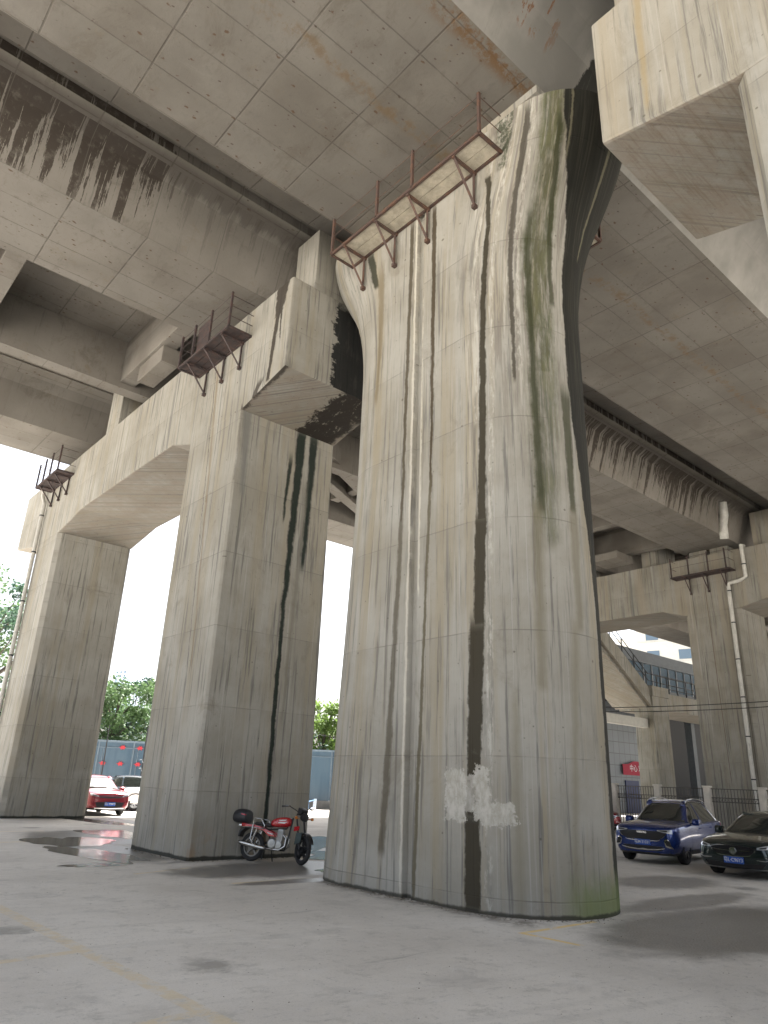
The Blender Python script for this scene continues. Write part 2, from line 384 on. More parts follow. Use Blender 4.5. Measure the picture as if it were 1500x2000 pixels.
def ground_mat():
    m, b = newmat('worn_concrete_ground'); P, N = geo(); x, y, z = sep(P)
    n1 = noise(P, .35, 6, .6); n2 = noise(P, 3, 8, .7); n3 = noise(P, 40, 4, .7); n4 = noise(P, 1.2, 6, .7, .5)
    c = mix((.52, .485, .43), (.63, .595, .535), sm(n1, .35, .65))
    grit = noise(P, 70, 3, .8); c = mix(c, (.28, .26, .23), sm(grit, .55, .72)*.55); c = mix(c, (.74, .71, .66), sm(grit, .44, .3)*.4)
    c = mix(c, (.34, .32, .29), sm(n4, .52, .7)*.4)
    c = mix(c, (.62, .61, .59), sm(n2, .55, .75)*.4)
    c = mix(c, (.12, .115, .105), sm(n3, .58, .75)*.5)
    c = mix(c, (.68, .67, .64), sm(n3, .40, .28)*.35)
    # scuffs
    sc_ = noise(comb(x*.8+y*.6, y*5-x*4, 0), 1.4, 6, .75); c = mix(c, (.66, .65, .63), sm(sc_, .6, .7)*.3)
    c = mix(c, (.30, .29, .27), sm(noise(P, 9, 7, .8), .54, .66)*.5)
    v = voro(comb(x, y, 0), 6.); c = mix(c, (.16, .14, .11), sm(v + (n3-.5)*.2, .07, .03)*sm(n4, .45, .55)*.8)
    cr = noise(comb(x*.3+y*.1, y*2.2, 0), 1.0, 6, .75); c = mix(c, (.15, .145, .135), sm(cr, .6, .68)*.35)
    tm = noise(comb(x*.12 + y*.02, y*3.2 + x*.5, 4), 1.1, 4, .6); c = mix(c, (.27, .255, .23), sm(tm, .56, .64)*.12*sm(n1, .42, .58))
    oil = voro(comb(x, y, 7), .42); c = mix(c, (.16, .15, .13), sm(oil + (n4-.5)*.5, .16, .05)*.6)
    c = mix(c, (.36, .34, .30), sm(noise(P, 2.2, 8, .8), .54, .64)*.5)
    # old painted bay lines
    wear = sm(noise(P, 6, 6, .75), .38, .58)
    def seg(x0, y0, x1, y1, hw):
        L = sqrt((x1-x0)**2+(y1-y0)**2); ux, uy = (x1-x0)/L, (y1-y0)/L
        t = (x-x0)*ux + (y-y0)*uy; d = xabs((x-x0)*uy*-1 + (y-y0)*ux)
        return sm(d, hw+.012, hw-.012)*sm(t, -.01, .01)*sm(t, L+.01, L-.01)
    old = xmax(seg(3.42, 2.6, 3.26, 11.6, .085), seg(1.2, 8.2, 3.3, 8.4, .07)); old = xmax(old, seg(1.5, 5.75, 3.4, 5.9, .07))
    c = mix(c, (.62, .50, .30), old*wear*.6)
    new = xmax(seg(8.22, 6.62, 9.9, 6.62, .045), seg(8.26, 6.62, 8.3, 5.75, .045))
    new = xmax(new, seg(7.2, 12.1, 8.85, 12.1, .05)*.6); new = xmax(new, seg(6.2, 13.9, 7.6, 14.4, .05)*.45)
    new = xmax(new, seg(4.5, 20.8, 7.8, 20.8, .06)*.6); new = xmax(new, seg(4.6, 24.2, 7.8, 24.2, .06)*.5)
    c = mix(c, (.72, .52, .18), new*sm(noise(P, 7, 6, .75), .34, .5)*.8)
    # damp areas
    def blob(cx, cy, rx, ry, ja=.9):
        dx, dy = (x-cx)/rx, (y-cy)/ry
        d = X.m('SQRT', dx*dx+dy*dy) + (n4-.5)*ja + (n2-.5)*.3
        return sm(d + (grit-.5)*.35, 1.14, .72)
    wet = blob(11.4, 5.3, 3.0, 1.35, .7)
    for q in ((7.3, 18.2, .9, 3.0), (9.3, 13.6, 2.6, 1.25), (13.2, 15.6, 2.0, 2.6), (8.6, 21.8, 2.2, 2.6), (11.5, 30., 1.0, 5.0), (8.4, 11.9, 1.3, .25)):
        wet = xmax(wet, blob(*q))
    for q in ((15.5, 8.6, 1.6, .9), (13.2, 6.9, 2.2, .5)): wet = xmax(wet, blob(*q)*.75)
    wet = wet*sm(n2, .28, .5, .72, 1.)
    c = mix(c, (.12, .112, .098), wet*.85)
    # brown leaf dirt against the pier foot
    px_ = xabs(y-9.45); dirt = sm(x + (n2-.5)*.5, 8.35, 8.85)*sm(x, 9.2, 8.9)*sm(px_, 2.9, 2.4)
    c = mix(c, (.07, .055, .035), dirt*.7*sm(n2, .35, .55))
    setin(b, 'Base Color', c)
    setin(b, 'Roughness', clamp(sm(n3, .3, .7, .72, .9) - wet*.42))
    bump(b, n3*.5 + n2*.5, .25, .008)
    return m
M_GROUND = ground_mat()

# ------------------------------------------------------------------ mesh helpers
def tag(o, label=None, cat=None, group=None, kind=None):
    if label: o['label'] = label
    if cat: o['category'] = cat
    if group: o['group'] = group
    if kind: o['kind'] = kind
    return o
def empty(name, loc=(0, 0, 0), rz=0, rx=0, sc=1):
    o = bpy.data.objects.new(name, None); COL.objects.link(o); o.location = loc
    o.rotation_euler = (rx, 0, rz); o.scale = (sc,)*3; o.empty_display_size = .3
    return o
def bump_dup(o, parent=None, loc=None, rz=None):
    c = o.copy(); COL.objects.link(c)
    if parent is not None: c.parent = parent
    if loc is not None: c.location = loc
    if rz is not None: c.rotation_euler[2] = rz
    for ch in [k for k in bpy.data.objects if k.parent == o]: bump_dup(ch, c)
    return c
class MB:
    def __init__(s): s.v = []; s.f = []; s.mi = []
    def add(s, vs, fs, mi=0):
        b = len(s.v); s.v += [tuple(v) for v in vs]; s.f += [tuple(b+i for i in f) for f in fs]; s.mi += [mi]*len(fs); return s
    def box(s, x0, x1, y0, y1, z0, z1, mi=0):
        vs = [(x, y, z) for z in (z0, z1) for y in (y0, y1) for x in (x0, x1)]
        return s.add(vs, [(0, 2, 3, 1), (4, 5, 7, 6), (0, 1, 5, 4), (2, 6, 7, 3), (0, 4, 6, 2), (1, 3, 7, 5)], mi)
    def bar(s, a, b, w, h=None, mi=0, upv=(0, 0, 1)):
        h = h or w; a = Vector(a); b = Vector(b); d = (b-a).normalized(); U = Vector(upv)
        if abs(d.dot(U)) > .98: U = Vector((1, 0, 0))
        r = d.cross(U).normalized()*w/2; u = r.cross(d).normalized()*h/2
        vs = [p + i*r + j*u for p in (a, b) for i, j in ((-1, -1), (1, -1), (1, 1), (-1, 1))]
        return s.add(vs, [(3, 2, 1, 0), (4, 5, 6, 7), (0, 1, 5, 4), (1, 2, 6, 5), (2, 3, 7, 6), (3, 0, 4, 7)], mi)
    def angle(s, a, b, w, t, upv=(0, 0, 1), mi=0):
        """steel angle section"""
        a = Vector(a); b = Vector(b); d = (b-a).normalized(); U = Vector(upv)
        if abs(d.dot(U)) > .98: U = Vector((1, 0, 0))
        r = d.cross(U).normalized(); u = r.cross(d).normalized()
        pr = [(0, 0), (w, 0), (w, t), (t, t), (t, w), (0, w)]
        vs = [p + r*(i-w/2) + u*(j-w/2) for p in (a, b) for i, j in pr]
        fs = [(0, 1, 7, 6), (1, 2, 8, 7), (2, 3, 9, 8), (3, 4, 10, 9), (4, 5, 11, 10), (5, 0, 6, 11), (5, 4, 3, 2, 1, 0), (6, 7, 8, 9, 10, 11)]
        return s.add(vs, fs, mi)
    def tube(s, pts, r, n=10, mi=0, cap=True):
        pts = [Vector(p) for p in pts]; rr = r if isinstance(r, (list, tuple)) else [r]*len(pts)
        rings = []; prev = None
        for i, p in enumerate(pts):
            d = (pts[min(i+1, len(pts)-1)] - pts[max(i-1, 0)]).normalized()
            if prev is None:
                U = Vector((0, 0, 1)) if abs(d.z) < .9 else Vector((1, 0, 0)); e1 = d.cross(U).normalized()
            else: e1 = (prev - d*prev.dot(d)).normalized()
            prev = e1; e2 = d.cross(e1)
            rings.append([p + rr[i]*(cos(2*pi*k/n)*e1 + sin(2*pi*k/n)*e2) for k in range(n)])
        vs = [v for q in rings for v in q]; fs = []
        for i in range(len(pts)-1):
            for k in range(n):
                a, b = i*n+k, i*n+(k+1) % n; fs.append((a, b, b+n, a+n))
        if cap: fs.append(tuple(range(n-1, -1, -1))); fs.append(tuple(range((len(pts)-1)*n, len(pts)*n)))
        return s.add(vs, fs, mi)
    def prism(s, prof, p0, ax, u, v, L, mi=0):
        """profile points (a, b) in axes u, v swept L along ax from p0"""
        p0, ax, u, v = map(Vector, (p0, ax, u, v)); n = len(prof)
        vs = [p0 + u*a + v*b for a, b in prof] + [p0 + ax*L + u*a + v*b for a, b in prof]
        fs = [(i, (i+1) % n, n+(i+1) % n, n+i) for i in range(n)] + [tuple(range(n-1, -1, -1)), tuple(range(n, 2*n))]
        return s.add(vs, fs, mi)
    def lathe(s, prof, c, ax, n=24, mi=0):
        """prof: (radius, offset along ax)"""
        c = Vector(c); ax = Vector(ax).normalized(); U = Vector((0, 0, 1)) if abs(ax.z) < .9 else Vector((1, 0, 0))
        e1 = ax.cross(U).normalized(); e2 = ax.cross(e1); m = len(prof)
        vs = [c + ax*o + r*(cos(2*pi*k/n)*e1 + sin(2*pi*k/n)*e2) for r, o in prof for k in range(n)]; fs = []
        for i in range(m-1):
            for k in range(n): a, b = i*n+k, i*n+(k+1) % n; fs.append((a, b, b+n, a+n))
        return s.add(vs, fs, mi)
    def build(s, name, mats, parent=None, bevel=0, smooth=False, recalc=True):
        me = bpy.data.meshes.new(name); me.from_pydata(s.v, [], s.f)
        if not isinstance(mats, (list, tuple)): mats = [mats]
        for m in mats: me.materials.append(m)
        me.polygons.foreach_set('material_index', s.mi)
        if recalc or bevel:
            bm = bmesh.new(); bm.from_mesh(me)
            if recalc: bmesh.ops.recalc_face_normals(bm, faces=bm.faces)
            if bevel:
                es = [e for e in bm.edges if len(e.link_faces) == 2 and e.calc_face_angle(0) > .5]
                bmesh.ops.bevel(bm, geom=es, offset=bevel, segments=2, affect='EDGES', profile=.6)
            bm.to_mesh(me); bm.free()
        if smooth:
            me.polygons.foreach_set('use_smooth', [True]*len(me.polygons))
        o = bpy.data.objects.new(name, me); COL.objects.link(o)
        if parent is not None: o.parent = parent
        return o
def smooth_by_angle(o, ang=35):
    me = o.data; me.polygons.foreach_set('use_smooth', [True]*len(me.polygons))
    bm = bmesh.new(); bm.from_mesh(me)
    for e in bm.edges:
        if len(e.link_faces) == 2 and e.calc_face_angle(0) > radians(ang): e.smooth = False
    bm.to_mesh(me); bm.free()
def evaluated(o):
    dg = bpy.context.evaluated_depsgraph_get(); me = bpy.data.meshes.new_from_object(o.evaluated_get(dg))
    old = o.data; o.modifiers.clear(); o.data = me; return o
def text_obj(body, name, mat, size, parent, Mx, ext=.004, ax='CENTER', bold=0., sx=1.):
    cu = bpy.data.curves.new(name, 'FONT'); cu.body = body; cu.size = size; cu.extrude = ext; cu.align_x = ax; cu.align_y = 'CENTER'
    cu.offset = bold; cu.resolution_u = 3
    t = bpy.data.objects.new('tmp', cu); COL.objects.link(t)
    dg = bpy.context.evaluated_depsgraph_get(); dg.update()
    me = bpy.data.meshes.new_from_object(t.evaluated_get(dg)); bpy.data.objects.remove(t)
    me.transform(Mx @ Matrix.Diagonal((sx, 1, 1, 1))); me.materials.clear(); me.materials.append(mat)
    o = bpy.data.objects.new(name, me); COL.objects.link(o); o.parent = parent
    return o

# ------------------------------------------------------------------ ground, puddles
g = MB(); S_ = 1500
g.add([(-S_, -S_, 0), (S_, -S_, 0), (S_, S_, 0), (-S_, S_, 0)], [(0, 1, 2, 3)])
tag(g.build('ground', M_GROUND, recalc=False), kind='structure')
def water_mat():
    m, b = newmat('standing_water'); P, N = geo()
    setin(b, 'Base Color', (.12, .112, .10)); setin(b, 'Roughness', .12); b.inputs['Specular IOR Level'].default_value = 1.
    bump(b, noise(P, 2.2, 3, .5), .22, .03)
    return m
M_WATER = water_mat()
def puddle(cx, cy, rx, ry, rot, seed, rough=.35):
    rnd = random.Random(seed); n = 90; ph = [(rnd.uniform(0, 6.28), rnd.uniform(.3, 1)) for _ in range(12)]
    vs = [(cx, cy, .005)]
    for i in range(n):
        t = 2*pi*i/n; k = 1 + rough*sum(a/(j+1.5)*sin((j+2)*t+p) for j, (p, a) in enumerate(ph))
        a, b_ = rx*k*cos(t), ry*k*sin(t); vs.append((cx+a*cos(rot)-b_*sin(rot), cy+a*sin(rot)+b_*cos(rot), .005))
    m = MB(); m.add(vs, [(0, 1+i, 1+(i+1) % n) for i in range(n)])
    return m.build('puddle', M_WATER, recalc=False)
for q in ((6.75, 17.5, .5, 2.2, .15, 3), (6.0, 15.45, .62, .28, .1, 5), (7.3, 20.6, .9, 1.6, .1, 8), (9.4, 22.8, .8, 1.7, -.2, 11), (10.9, 28.5, .5, 3.4, .12, 12),
          (12.2, 15.2, 1.0, 1.3, .3, 21), (13.9, 18.9, .8, 2.2, -.6, 22), (10.6, 13.0, .8, .45, .3, 25), (12.9, 5.0, 1.1, .28, .1, 31)):
    tag(puddle(*q), kind='structure')

# ------------------------------------------------------------------ main pier
XF, RC, XC, YM = 8.83, 1.45, 10.28, 9.45
SH = [(0, 0), (10.7, 0), (11.2, .03), (11.7, .11), (12.15, .22), (12.6, .38), (13.0, .59), (13.36, .82), (13.7, 1.02), (14.05, 1.22), (14.5, 1.4), (14.9, 1.5)]
def shift(z):
    for (a, p), (b, q) in zip(SH, SH[1:]):
        if z <= b: return p + (q-p)*(z-a)/(b-a)
    return SH[-1][1]
def foot(z): return .42*max(0, 1-z/8.)**1.2      # the far half spreads a little to the ground
def wu(u, z):      # water runs straight down where the top flares
    return math.copysign(abs(u) + .45*shift(z)*min(1, max(0, (abs(u)-.6)/.7)), u)
def build_pier(parent, dx=0.):
    ring = []      # (u, function z->(x,y))
    def flat(u, x):
        def f(z):
            s = shift(z); au = abs(u)
            yy = au if au < .6 else .6 + (au-.6)*(.7+s)/.7
            return x, YM - math.copysign(yy, u) + (foot(z)*min(1, max(0, -u-.3)) if u < 0 else 0)
        return f
    us = []
    nA = 40
    for i in range(nA, 0, -1):
        th = pi*i/nA
        ring.append((-1.3-RC*th, (lambda th: lambda z: (XC-RC*cos(th), YM+1.3+shift(z)+foot(z)+RC*sin(th)))(th)))
    for u, x in ((-1.3, XF), (-1.0, XF), (-.8, XF), (-.6, XF), (-.3, XF), (-.075, XF), (-.055, XF+.10), (.13, XF+.10), (.15, XF), (.3, XF), (.6, XF), (.8, XF), (1.0, XF), (1.3, XF)):
        ring.append((u, flat(u, x)))
    for i in range(1, nA+1):
        th = pi*i/nA
        ring.append((1.3+RC*th, (lambda th: lambda z: (XC-RC*cos(th), YM-1.3-shift(z)-RC*sin(th)))(th)))
    n = len(ring); zs = [i*.5 for i in range(22)] + [10.75+.14*i for i in range(30)]
    zs = [z for z in zs if z < 14.88] + [14.9]
    vs = []
    for z in zs:
        for u, f in ring: p = f(z); vs.append((p[0]+dx, p[1], z))
    fs = []; uvs = []
    for j in range(len(zs)-1):
        for i in range(n):
            k = (i+1) % n; fs.append((j*n+i, (j+1)*n+i, (j+1)*n+k, j*n+k))
            ua = ring[i][0]; ub = ring[k][0] if k else ua + 1.0
            uvs.append(((wu(ua, zs[j]), zs[j]), (wu(ua, zs[j+1]), zs[j+1]), (wu(ub, zs[j+1]), zs[j+1]), (wu(ub, zs[j]), zs[j])))
    fs.append(tuple(range((len(zs)-1)*n, len(zs)*n))); uvs.append(tuple((20+ring[i][0], 14.9) for i in range(n)))
    me = bpy.data.meshes.new('shaft'); me.from_pydata(vs, [], fs); me.materials.append(M_PIER)
    uv = me.uv_layers.new(name='run')
    for p, q in zip(me.polygons, uvs):
        for li, c_ in zip(p.loop_indices, q): uv.data[li].uv = c_
    o = bpy.data.objects.new('shaft', me); COL.objects.link(o); o.parent = parent
    bm = bmesh.new(); bm.from_mesh(me); bmesh.ops.recalc_face_normals(bm, faces=bm.faces); bm.to_mesh(me); bm.free()
    smooth_by_angle(o, 30)
    pd = MB(); pd.box(XF+.003+dx, XF+2.85+dx, 6.1, 12.8, 14.9, 15.09)
    pd.build('bearing_pad', M_NEAR, parent)
    return o
pier = empty('bridge_pier', (0, 0, 0)); build_pier(pier)
tag(pier, 'tall streaked concrete pier with flared top, central groove and black and green stained round end', 'bridge pier')
pier2 = empty('bridge_pier', (0, 0, 0)); build_pier(pier2, 30.)
tag(pier2, 'far flared concrete pier under the main girder beyond the right edge', 'bridge pier')

# ------------------------------------------------------------------ portal frames
def mirror(prof, c): return [(2*c-a, b) for a, b in prof]
ZT = 14.16
def portal(X0, mat, side, label, n_uc=3.15, cols=((15.42, 18.4), (30.1, 33.0)), tipz=11.42):
    """side=+1: frame beyond the main pier; -1: mirrored one nearer the camera. The cap is cut into straight lengths, columns carry on below"""
    root = empty('portal_frame', (0, 0, 0))
    f = (lambda y: y) if side > 0 else (lambda y: 17.75 - y)
    X1 = X0 + n_uc
    m = MB()
    (a0, a1), (b0, b1) = cols
    prof = [(13.4, tipz), (a0, 10.96), (a1, 10.93), (a1+1.3, 11.36), (b0-2.4, 11.36), (b0, 10.96), (b1, 10.96), (36.4, 11.5), (36.4, ZT), (13.4, ZT)]
    prof = [(f(y), z) for y, z in prof]
    # split quad strips so the soffit stays planar
    m.prism(prof, (X0, 0, 0), (1, 0, 0), (0, 1, 0), (0, 0, 1), n_uc)
    m.build('cap_beam', mat, root, bevel=.05)
    for k, (p, q) in enumerate(cols):
        ya, yb = sorted((f(p), f(q)))
        c = MB(); ch = .16
        x0, x1 = X0+.006, X1-.006
        pr = [(x0+ch, ya), (x1-ch, ya), (x1, ya+ch), (x1, yb-ch), (x1-ch, yb), (x0+ch, yb), (x0, yb-ch), (x0, ya+ch)]
        if mat in (M_MID, M_LEFT) and k == 0: ch = .05; pr = [(x0+ch, ya), (x1-ch, ya), (x1, ya+ch), (x1, yb-ch), (x1-ch, yb), (x0+ch, yb), (x0, yb-ch), (x0, ya+ch)]
        c.prism(pr, (0, 0, 0), (0, 0, 1), (1, 0, 0), (0, 1, 0), 10.955)
        if k == 0 or mat is not M_MID: c.build('column', mat, root)
        else: c.build('column', M_LEFT, root)
    # upstand blocks carrying the girders
    for y0, y1, z1, xa in ((13.5, 14.55, 16.25, .75), (25.25, 26.5, 16.05, .02), (20.0, 20.9, 16.2, .4) if X0 > 20 else (21.9, 22.9, 14.9, .6)):
        k = MB(); ya, yb = sorted((f(y0), f(y1)))
        k.box(X0+xa, X1-.35, ya, yb, ZT, z1); k.build('upstand_block', mat, root, bevel=.03)
    for y0, y1 in ((16.0, 17.0), (17.2, 18.2), (29.4, 30.4), (30.8, 31.8)):
        k = MB(); ya, yb = sorted((f(y0), f(y1)))
        k.box(X0+.9, X1-.9, ya, yb, ZT, ZT+.585); k.build('bearing_pad', mat, root)
    return tag(root, label, 'portal frame')
portal(8.0, M_MID, 1, 'portal frame with a black wet beam end and the motorcycle at its foot')
portal(8.0, M_NEAR, -1, 'nearest pale beige portal frame filling the top right corner of the view')
portal(38.0, M_FAR, 1, 'far portal frame behind the fence, white pipe on its column')
portal(38.0, M_FAR, -1, 'far portal frame beyond the right edge, past the dark saloon car')

# ------------------------------------------------------------------ girders
XA, XB = -5.0, 128.0
def sweep(name, prof, mats, mi=None, xa=XA, xb=XB, parent=None):
    m = MB(); m.prism(prof, (xa, 0, 0), (1, 0, 0), (0, 1, 0), (0, 0, 1), xb-xa)
    if mi: m.mi = [mi[i] if i < len(mi) else 0 for i in range(len(m.f))]
    return m.build(name, mats, parent)
g1 = [(6.12, 15.1), (12.0, 15.1), (12.55, 16.2), (13.0, 16.42), (13.88, 16.55), (13.88, 16.9), (4.3, 16.9), (4.3, 16.78), (4.75, 16.62), (5.15, 16.4), (5.55, 16.05)]
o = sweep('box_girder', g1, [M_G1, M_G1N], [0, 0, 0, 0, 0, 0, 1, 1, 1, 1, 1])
tag(o, 'wide main box girder with panel-marked soffit resting on the streaked pier', 'bridge girder')
# thin drip edge along its soffit corner
g2 = [(15.45, 14.75), (18.6, 14.75), (18.6, 16.5), (18.62, 16.9), (14.28, 16.9), (14.28, 16.62), (14.62, 16.52), (14.98, 16.3), (15.02, 16.2)]
def diaphragm(parent, x0, x1, y0, y1, z0, mat=M_G2, z1=16.6):
    m = MB(); m.box(x0, x1, y0, y1, z0, z1); return m.build('cross_beam', mat, parent, bevel=.02)
root = empty('bridge_girder')
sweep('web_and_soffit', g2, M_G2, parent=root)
slab = MB(); slab.box(XA, XB, 18.63, 23.48, 16.62, 16.89); slab.build('slab', M_G2, root)
for x0, z0 in ((2.2, 15.0), (7.25, 14.95), (14., 15.), (20., 15.), (26., 15.), (32.2, 15.), (37.2, 14.95), (44., 15.), (62., 15.)):
    diaphragm(root, x0, x0+.55, 18.61, 23.49, z0)
lb = MB(); lb.box(7.35, 7.95, 20.1, 22.0, 14.35, 14.95); lb.build('cross_beam', M_G2, root, bevel=.02)
lb = MB(); lb.box(36.2, 37.9, 21.2, 23.0, 14.5, 14.95); lb.build('cross_beam', M_G2, root, bevel=.02)
tag(root, 'side girder with dark water-stained web and deep cross beams, second from the streaked pier', 'bridge girder')
g3 = [(23.5, 14.75), (24.05, 14.75), (24.3, 16.3), (25.3, 16.62), (25.3, 16.9), (23.5, 16.9)]
root = empty('bridge_girder')
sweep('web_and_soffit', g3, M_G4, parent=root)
slab = MB(); slab.box(XA, XB, 25.305, 27.7, 16.66, 16.89); slab.build('slab', M_G4, root)
for x0 in (-.5, 13., 20., 27., 34., 44., 58.): diaphragm(root, x0, x0+.5, 25.31, 27.69, 15.2, M_G4)
tag(root, 'narrow ribbed girder with a thin pale lower edge, between two recesses on the left', 'bridge girder')
g4 = [(29.0, 14.75), (32.0, 14.75), (32.5, 16.2), (33.2, 16.45), (35.4, 16.6), (35.4, 17.2), (35.2, 17.9), (35.0, 17.9), (35.0, 16.9), (27.705, 16.9), (27.705, 16.6), (28.25, 16.42), (28.55, 16.1)]
tag(sweep('box_girder', g4, M_G4), 'outermost box girder whose soffit meets the open sky on the left', 'bridge girder')
# near twins of the side girders (they shade the pier line)
def mir(p): return [(17.75-a, b) for a, b in p]
tag(sweep('box_girder', mir(g2), M_G2), 'side girder carried by the nearest pale portal frame', 'bridge girder')
sl = MB(); sl.box(XA, XB, -1.5, 35.0, 16.905, 17.15)
tag(sl.build('road', M_G1), kind='structure')
# skew beams glimpsed between the two nearest piers
sk = MB()
for a, b in (((15.2, 22.6), (24.5, 27.7)), ((17.4, 25.3), (24.5, 28.9))):
    sk.bar((a[0], a[1], 15.4), (b[0], b[1], 15.4), .55, .8)
tag(sk.build('skew_beam', M_G4), 'pair of slanting beams seen in the gap between the motorcycle column and the streaked pier', 'beam')

# ------------------------------------------------------------------ common materials
def rust_mat(name, a, b_, f0=.45):
    m, b = newmat(name); P, N = geo(); n = noise(P, 6, 6, .7); n2 = noise(P, 40, 3, .6)
    setin(b, 'Base Color', mix(mix(a, b_, sm(n, f0, f0+.15)), (.03, .02, .018), sm(n2, .55, .75)*.5)); setin(b, 'Roughness', .8)
    return m
M_RUST = rust_mat('rusty_brown_steel', (.075, .048, .04), (.11, .058, .038))
M_RUSTL = rust_mat('rusty_steel_pale', (.17, .10, .075), (.13, .07, .05))
M_RUSTD = rust_mat('dark_brown_steel', (.045, .034, .034), (.07, .042, .036))
M_BOARD = spl((.42, .38, .30), .85, name='platform_panel', var=.18, sc=5)
M_PVC = spl((.50, .49, .45), .5, name='grey_plastic_pipe', var=.12)
M_BLACK = spl((.02, .02, .021), .5, name='black_plastic')
M_DARK = spl((.035, .036, .04), .7, name='dark_trim')
M_CHROME = spl((.62, .63, .65), .14, 1., name='chrome')
M_TYRE = spl((.022, .022, .023), .82, name='tyre_rubber', var=.2, sc=12)
M_ALLOY = spl((.42, .43, .45), .32, 1., name='alloy')
M_ALLOYD = spl((.035, .036, .04), .35, .6, name='dark_alloy')
M_LAMP = spl((.55, .58, .62), .08, .3, name='lamp_glass', coat=1.)
M_PLATE = spl((.03, .12, .55), .35, name='blue_plate')
M_PLTXT = spl((.75, .78, .82), .5, name='plate_letters')
M_RED = spl((.42, .012, .018), .25, name='red_plastic', coat=1., var=.06)
def glass_mat(name, tint, rough=.04):
    m, b = newmat(name); setin(b, 'Base Color', tint); setin(b, 'Roughness', rough)
    b.inputs['Specular IOR Level'].default_value = .9; b.inputs['Coat Weight'].default_value = .6; b.inputs['Coat Roughness'].default_value = .02
    return m
M_GLASS = glass_mat('car_glass', (.02, .026, .024))

# ------------------------------------------------------------------ inspection platforms
def platform(x_in, x_out, y0, y1, z, posts, brackets, bdrop, label, boards=2, m_deck=M_BOARD, m_st=M_RUST, rails=(.55, 1.02), panel=None, ph=1.12, endrail=True, group='inspection platforms'):
    root = empty('inspection_platform', (x_in, y0, z)); T = Matrix.Translation((-x_in, -y0, -z))
    def B(mb, name, mat): o = mb.build(name, mat, root); o.data.transform(T); return o
    lo, hi = min(y0, y1), max(y0, y1)
    f = MB(); w_ = .06
    for a, b_ in (((x_out, lo, z), (x_out, hi, z)), ((x_in-.03, lo, z), (x_in-.03, hi, z)), ((x_out, lo, z), (x_in, lo, z)), ((x_out, hi, z), (x_in, hi, z))):
        f.bar(a, b_, w_, .07)
    B(f, 'frame', m_st)
    wdt = (x_in - x_out - .1)/boards
    for i in range(boards):
        d = MB(); d.box(x_out+.04+i*wdt, x_out+.04+(i+1)*wdt-.014, lo+.04, hi-.04, z-.012, z+.035); B(d, 'deck_board', m_deck)
    for y in brackets:
        k = MB()
        k.angle((x_in-.04, y, z-.05), (x_in-.04, y, z-bdrop), .06, .01, (1, 0, 0)); k.angle((x_out+.05, y, z-.05), (x_in-.03, y, z-bdrop+.04), .055, .01)
        k.bar((x_out, y, z-.06), (x_in, y, z-.06), .07, .05); k.box(x_in-.10, x_in-.0, y-.045, y+.045, z-bdrop-.05, z-bdrop+.04)
        B(k, 'bracket', m_st)
    for y in posts:
        k = MB(); k.angle((x_out, y, z), (x_out, y, z+ph), .06, .01, (1, 0, 0)); B(k, 'post', m_st)
    for h in rails:
        k = MB(); k.tube([(x_out, lo, z+h), (x_out, hi, z+h)], .008, 6)
        if endrail:
            k.tube([(x_out, lo, z+h), (x_in, lo, z+h)], .011, 6); k.tube([(x_out, hi, z+h), (x_in, hi, z+h)], .011, 6)
        B(k, 'rail', m_st)
    if panel:
        k = MB(); k.box(x_out+.1, x_out+.13, panel[0], panel[1], z+.05, z+1.05)
        o = B(k, 'panel', M_RUSTD); o['label'] = 'dark sheet standing on the platform'
    return tag(root, label, 'platform', group)
platform(8.83, 8.13, 7.03, 11.9, 14.0, (7.03, 9.0, 10.2, 11.9), (7.75, 9.15, 10.25, 11.4), .95,
         'long rusty platform with pale boards fixed high on the streaked central pier')
platform(8.0, 7.28, 15.35, 18.35, 13.22, (15.35, 16.5, 17.5, 18.35), (15.75, 16.75, 17.8), .85,
         'brown steel platform on the portal beam above the motorcycle column', 3, M_RUSTD, M_RUSTD, panel=(16.75, 17.5), rails=(.35, .68, 1.02))
platform(8.0, 7.32, 29.6, 32.5, 13.42, (29.6, 30.7, 31.6, 32.5), (30.0, 31.0, 32.0), .8,
         'small brown platform at the left end of the portal beam against the open sky', 2, M_RUSTD, M_RUSTD, rails=(.35, .68, 1.02))
platform(38.0, 37.3, 15.4, 18.65, 13.0, (15.55, 16.5, 17.6, 18.6), (15.9, 16.9, 17.9), .9,
         'dark red platform high on the far portal beam beside the white pipe', 2, M_RUSTD, M_RUSTD, rails=(.55, 1.02))
# the one behind the pier, its end peeping out past the flared side
platform(11.76, 12.46, 7.05, 11.9, 13.95, (7.05, 8.7, 10.3, 11.8), (7.6, 9.2, 11.2), .9,
         'platform end with a cross-braced guard peeping out behind the black side of the central pier')

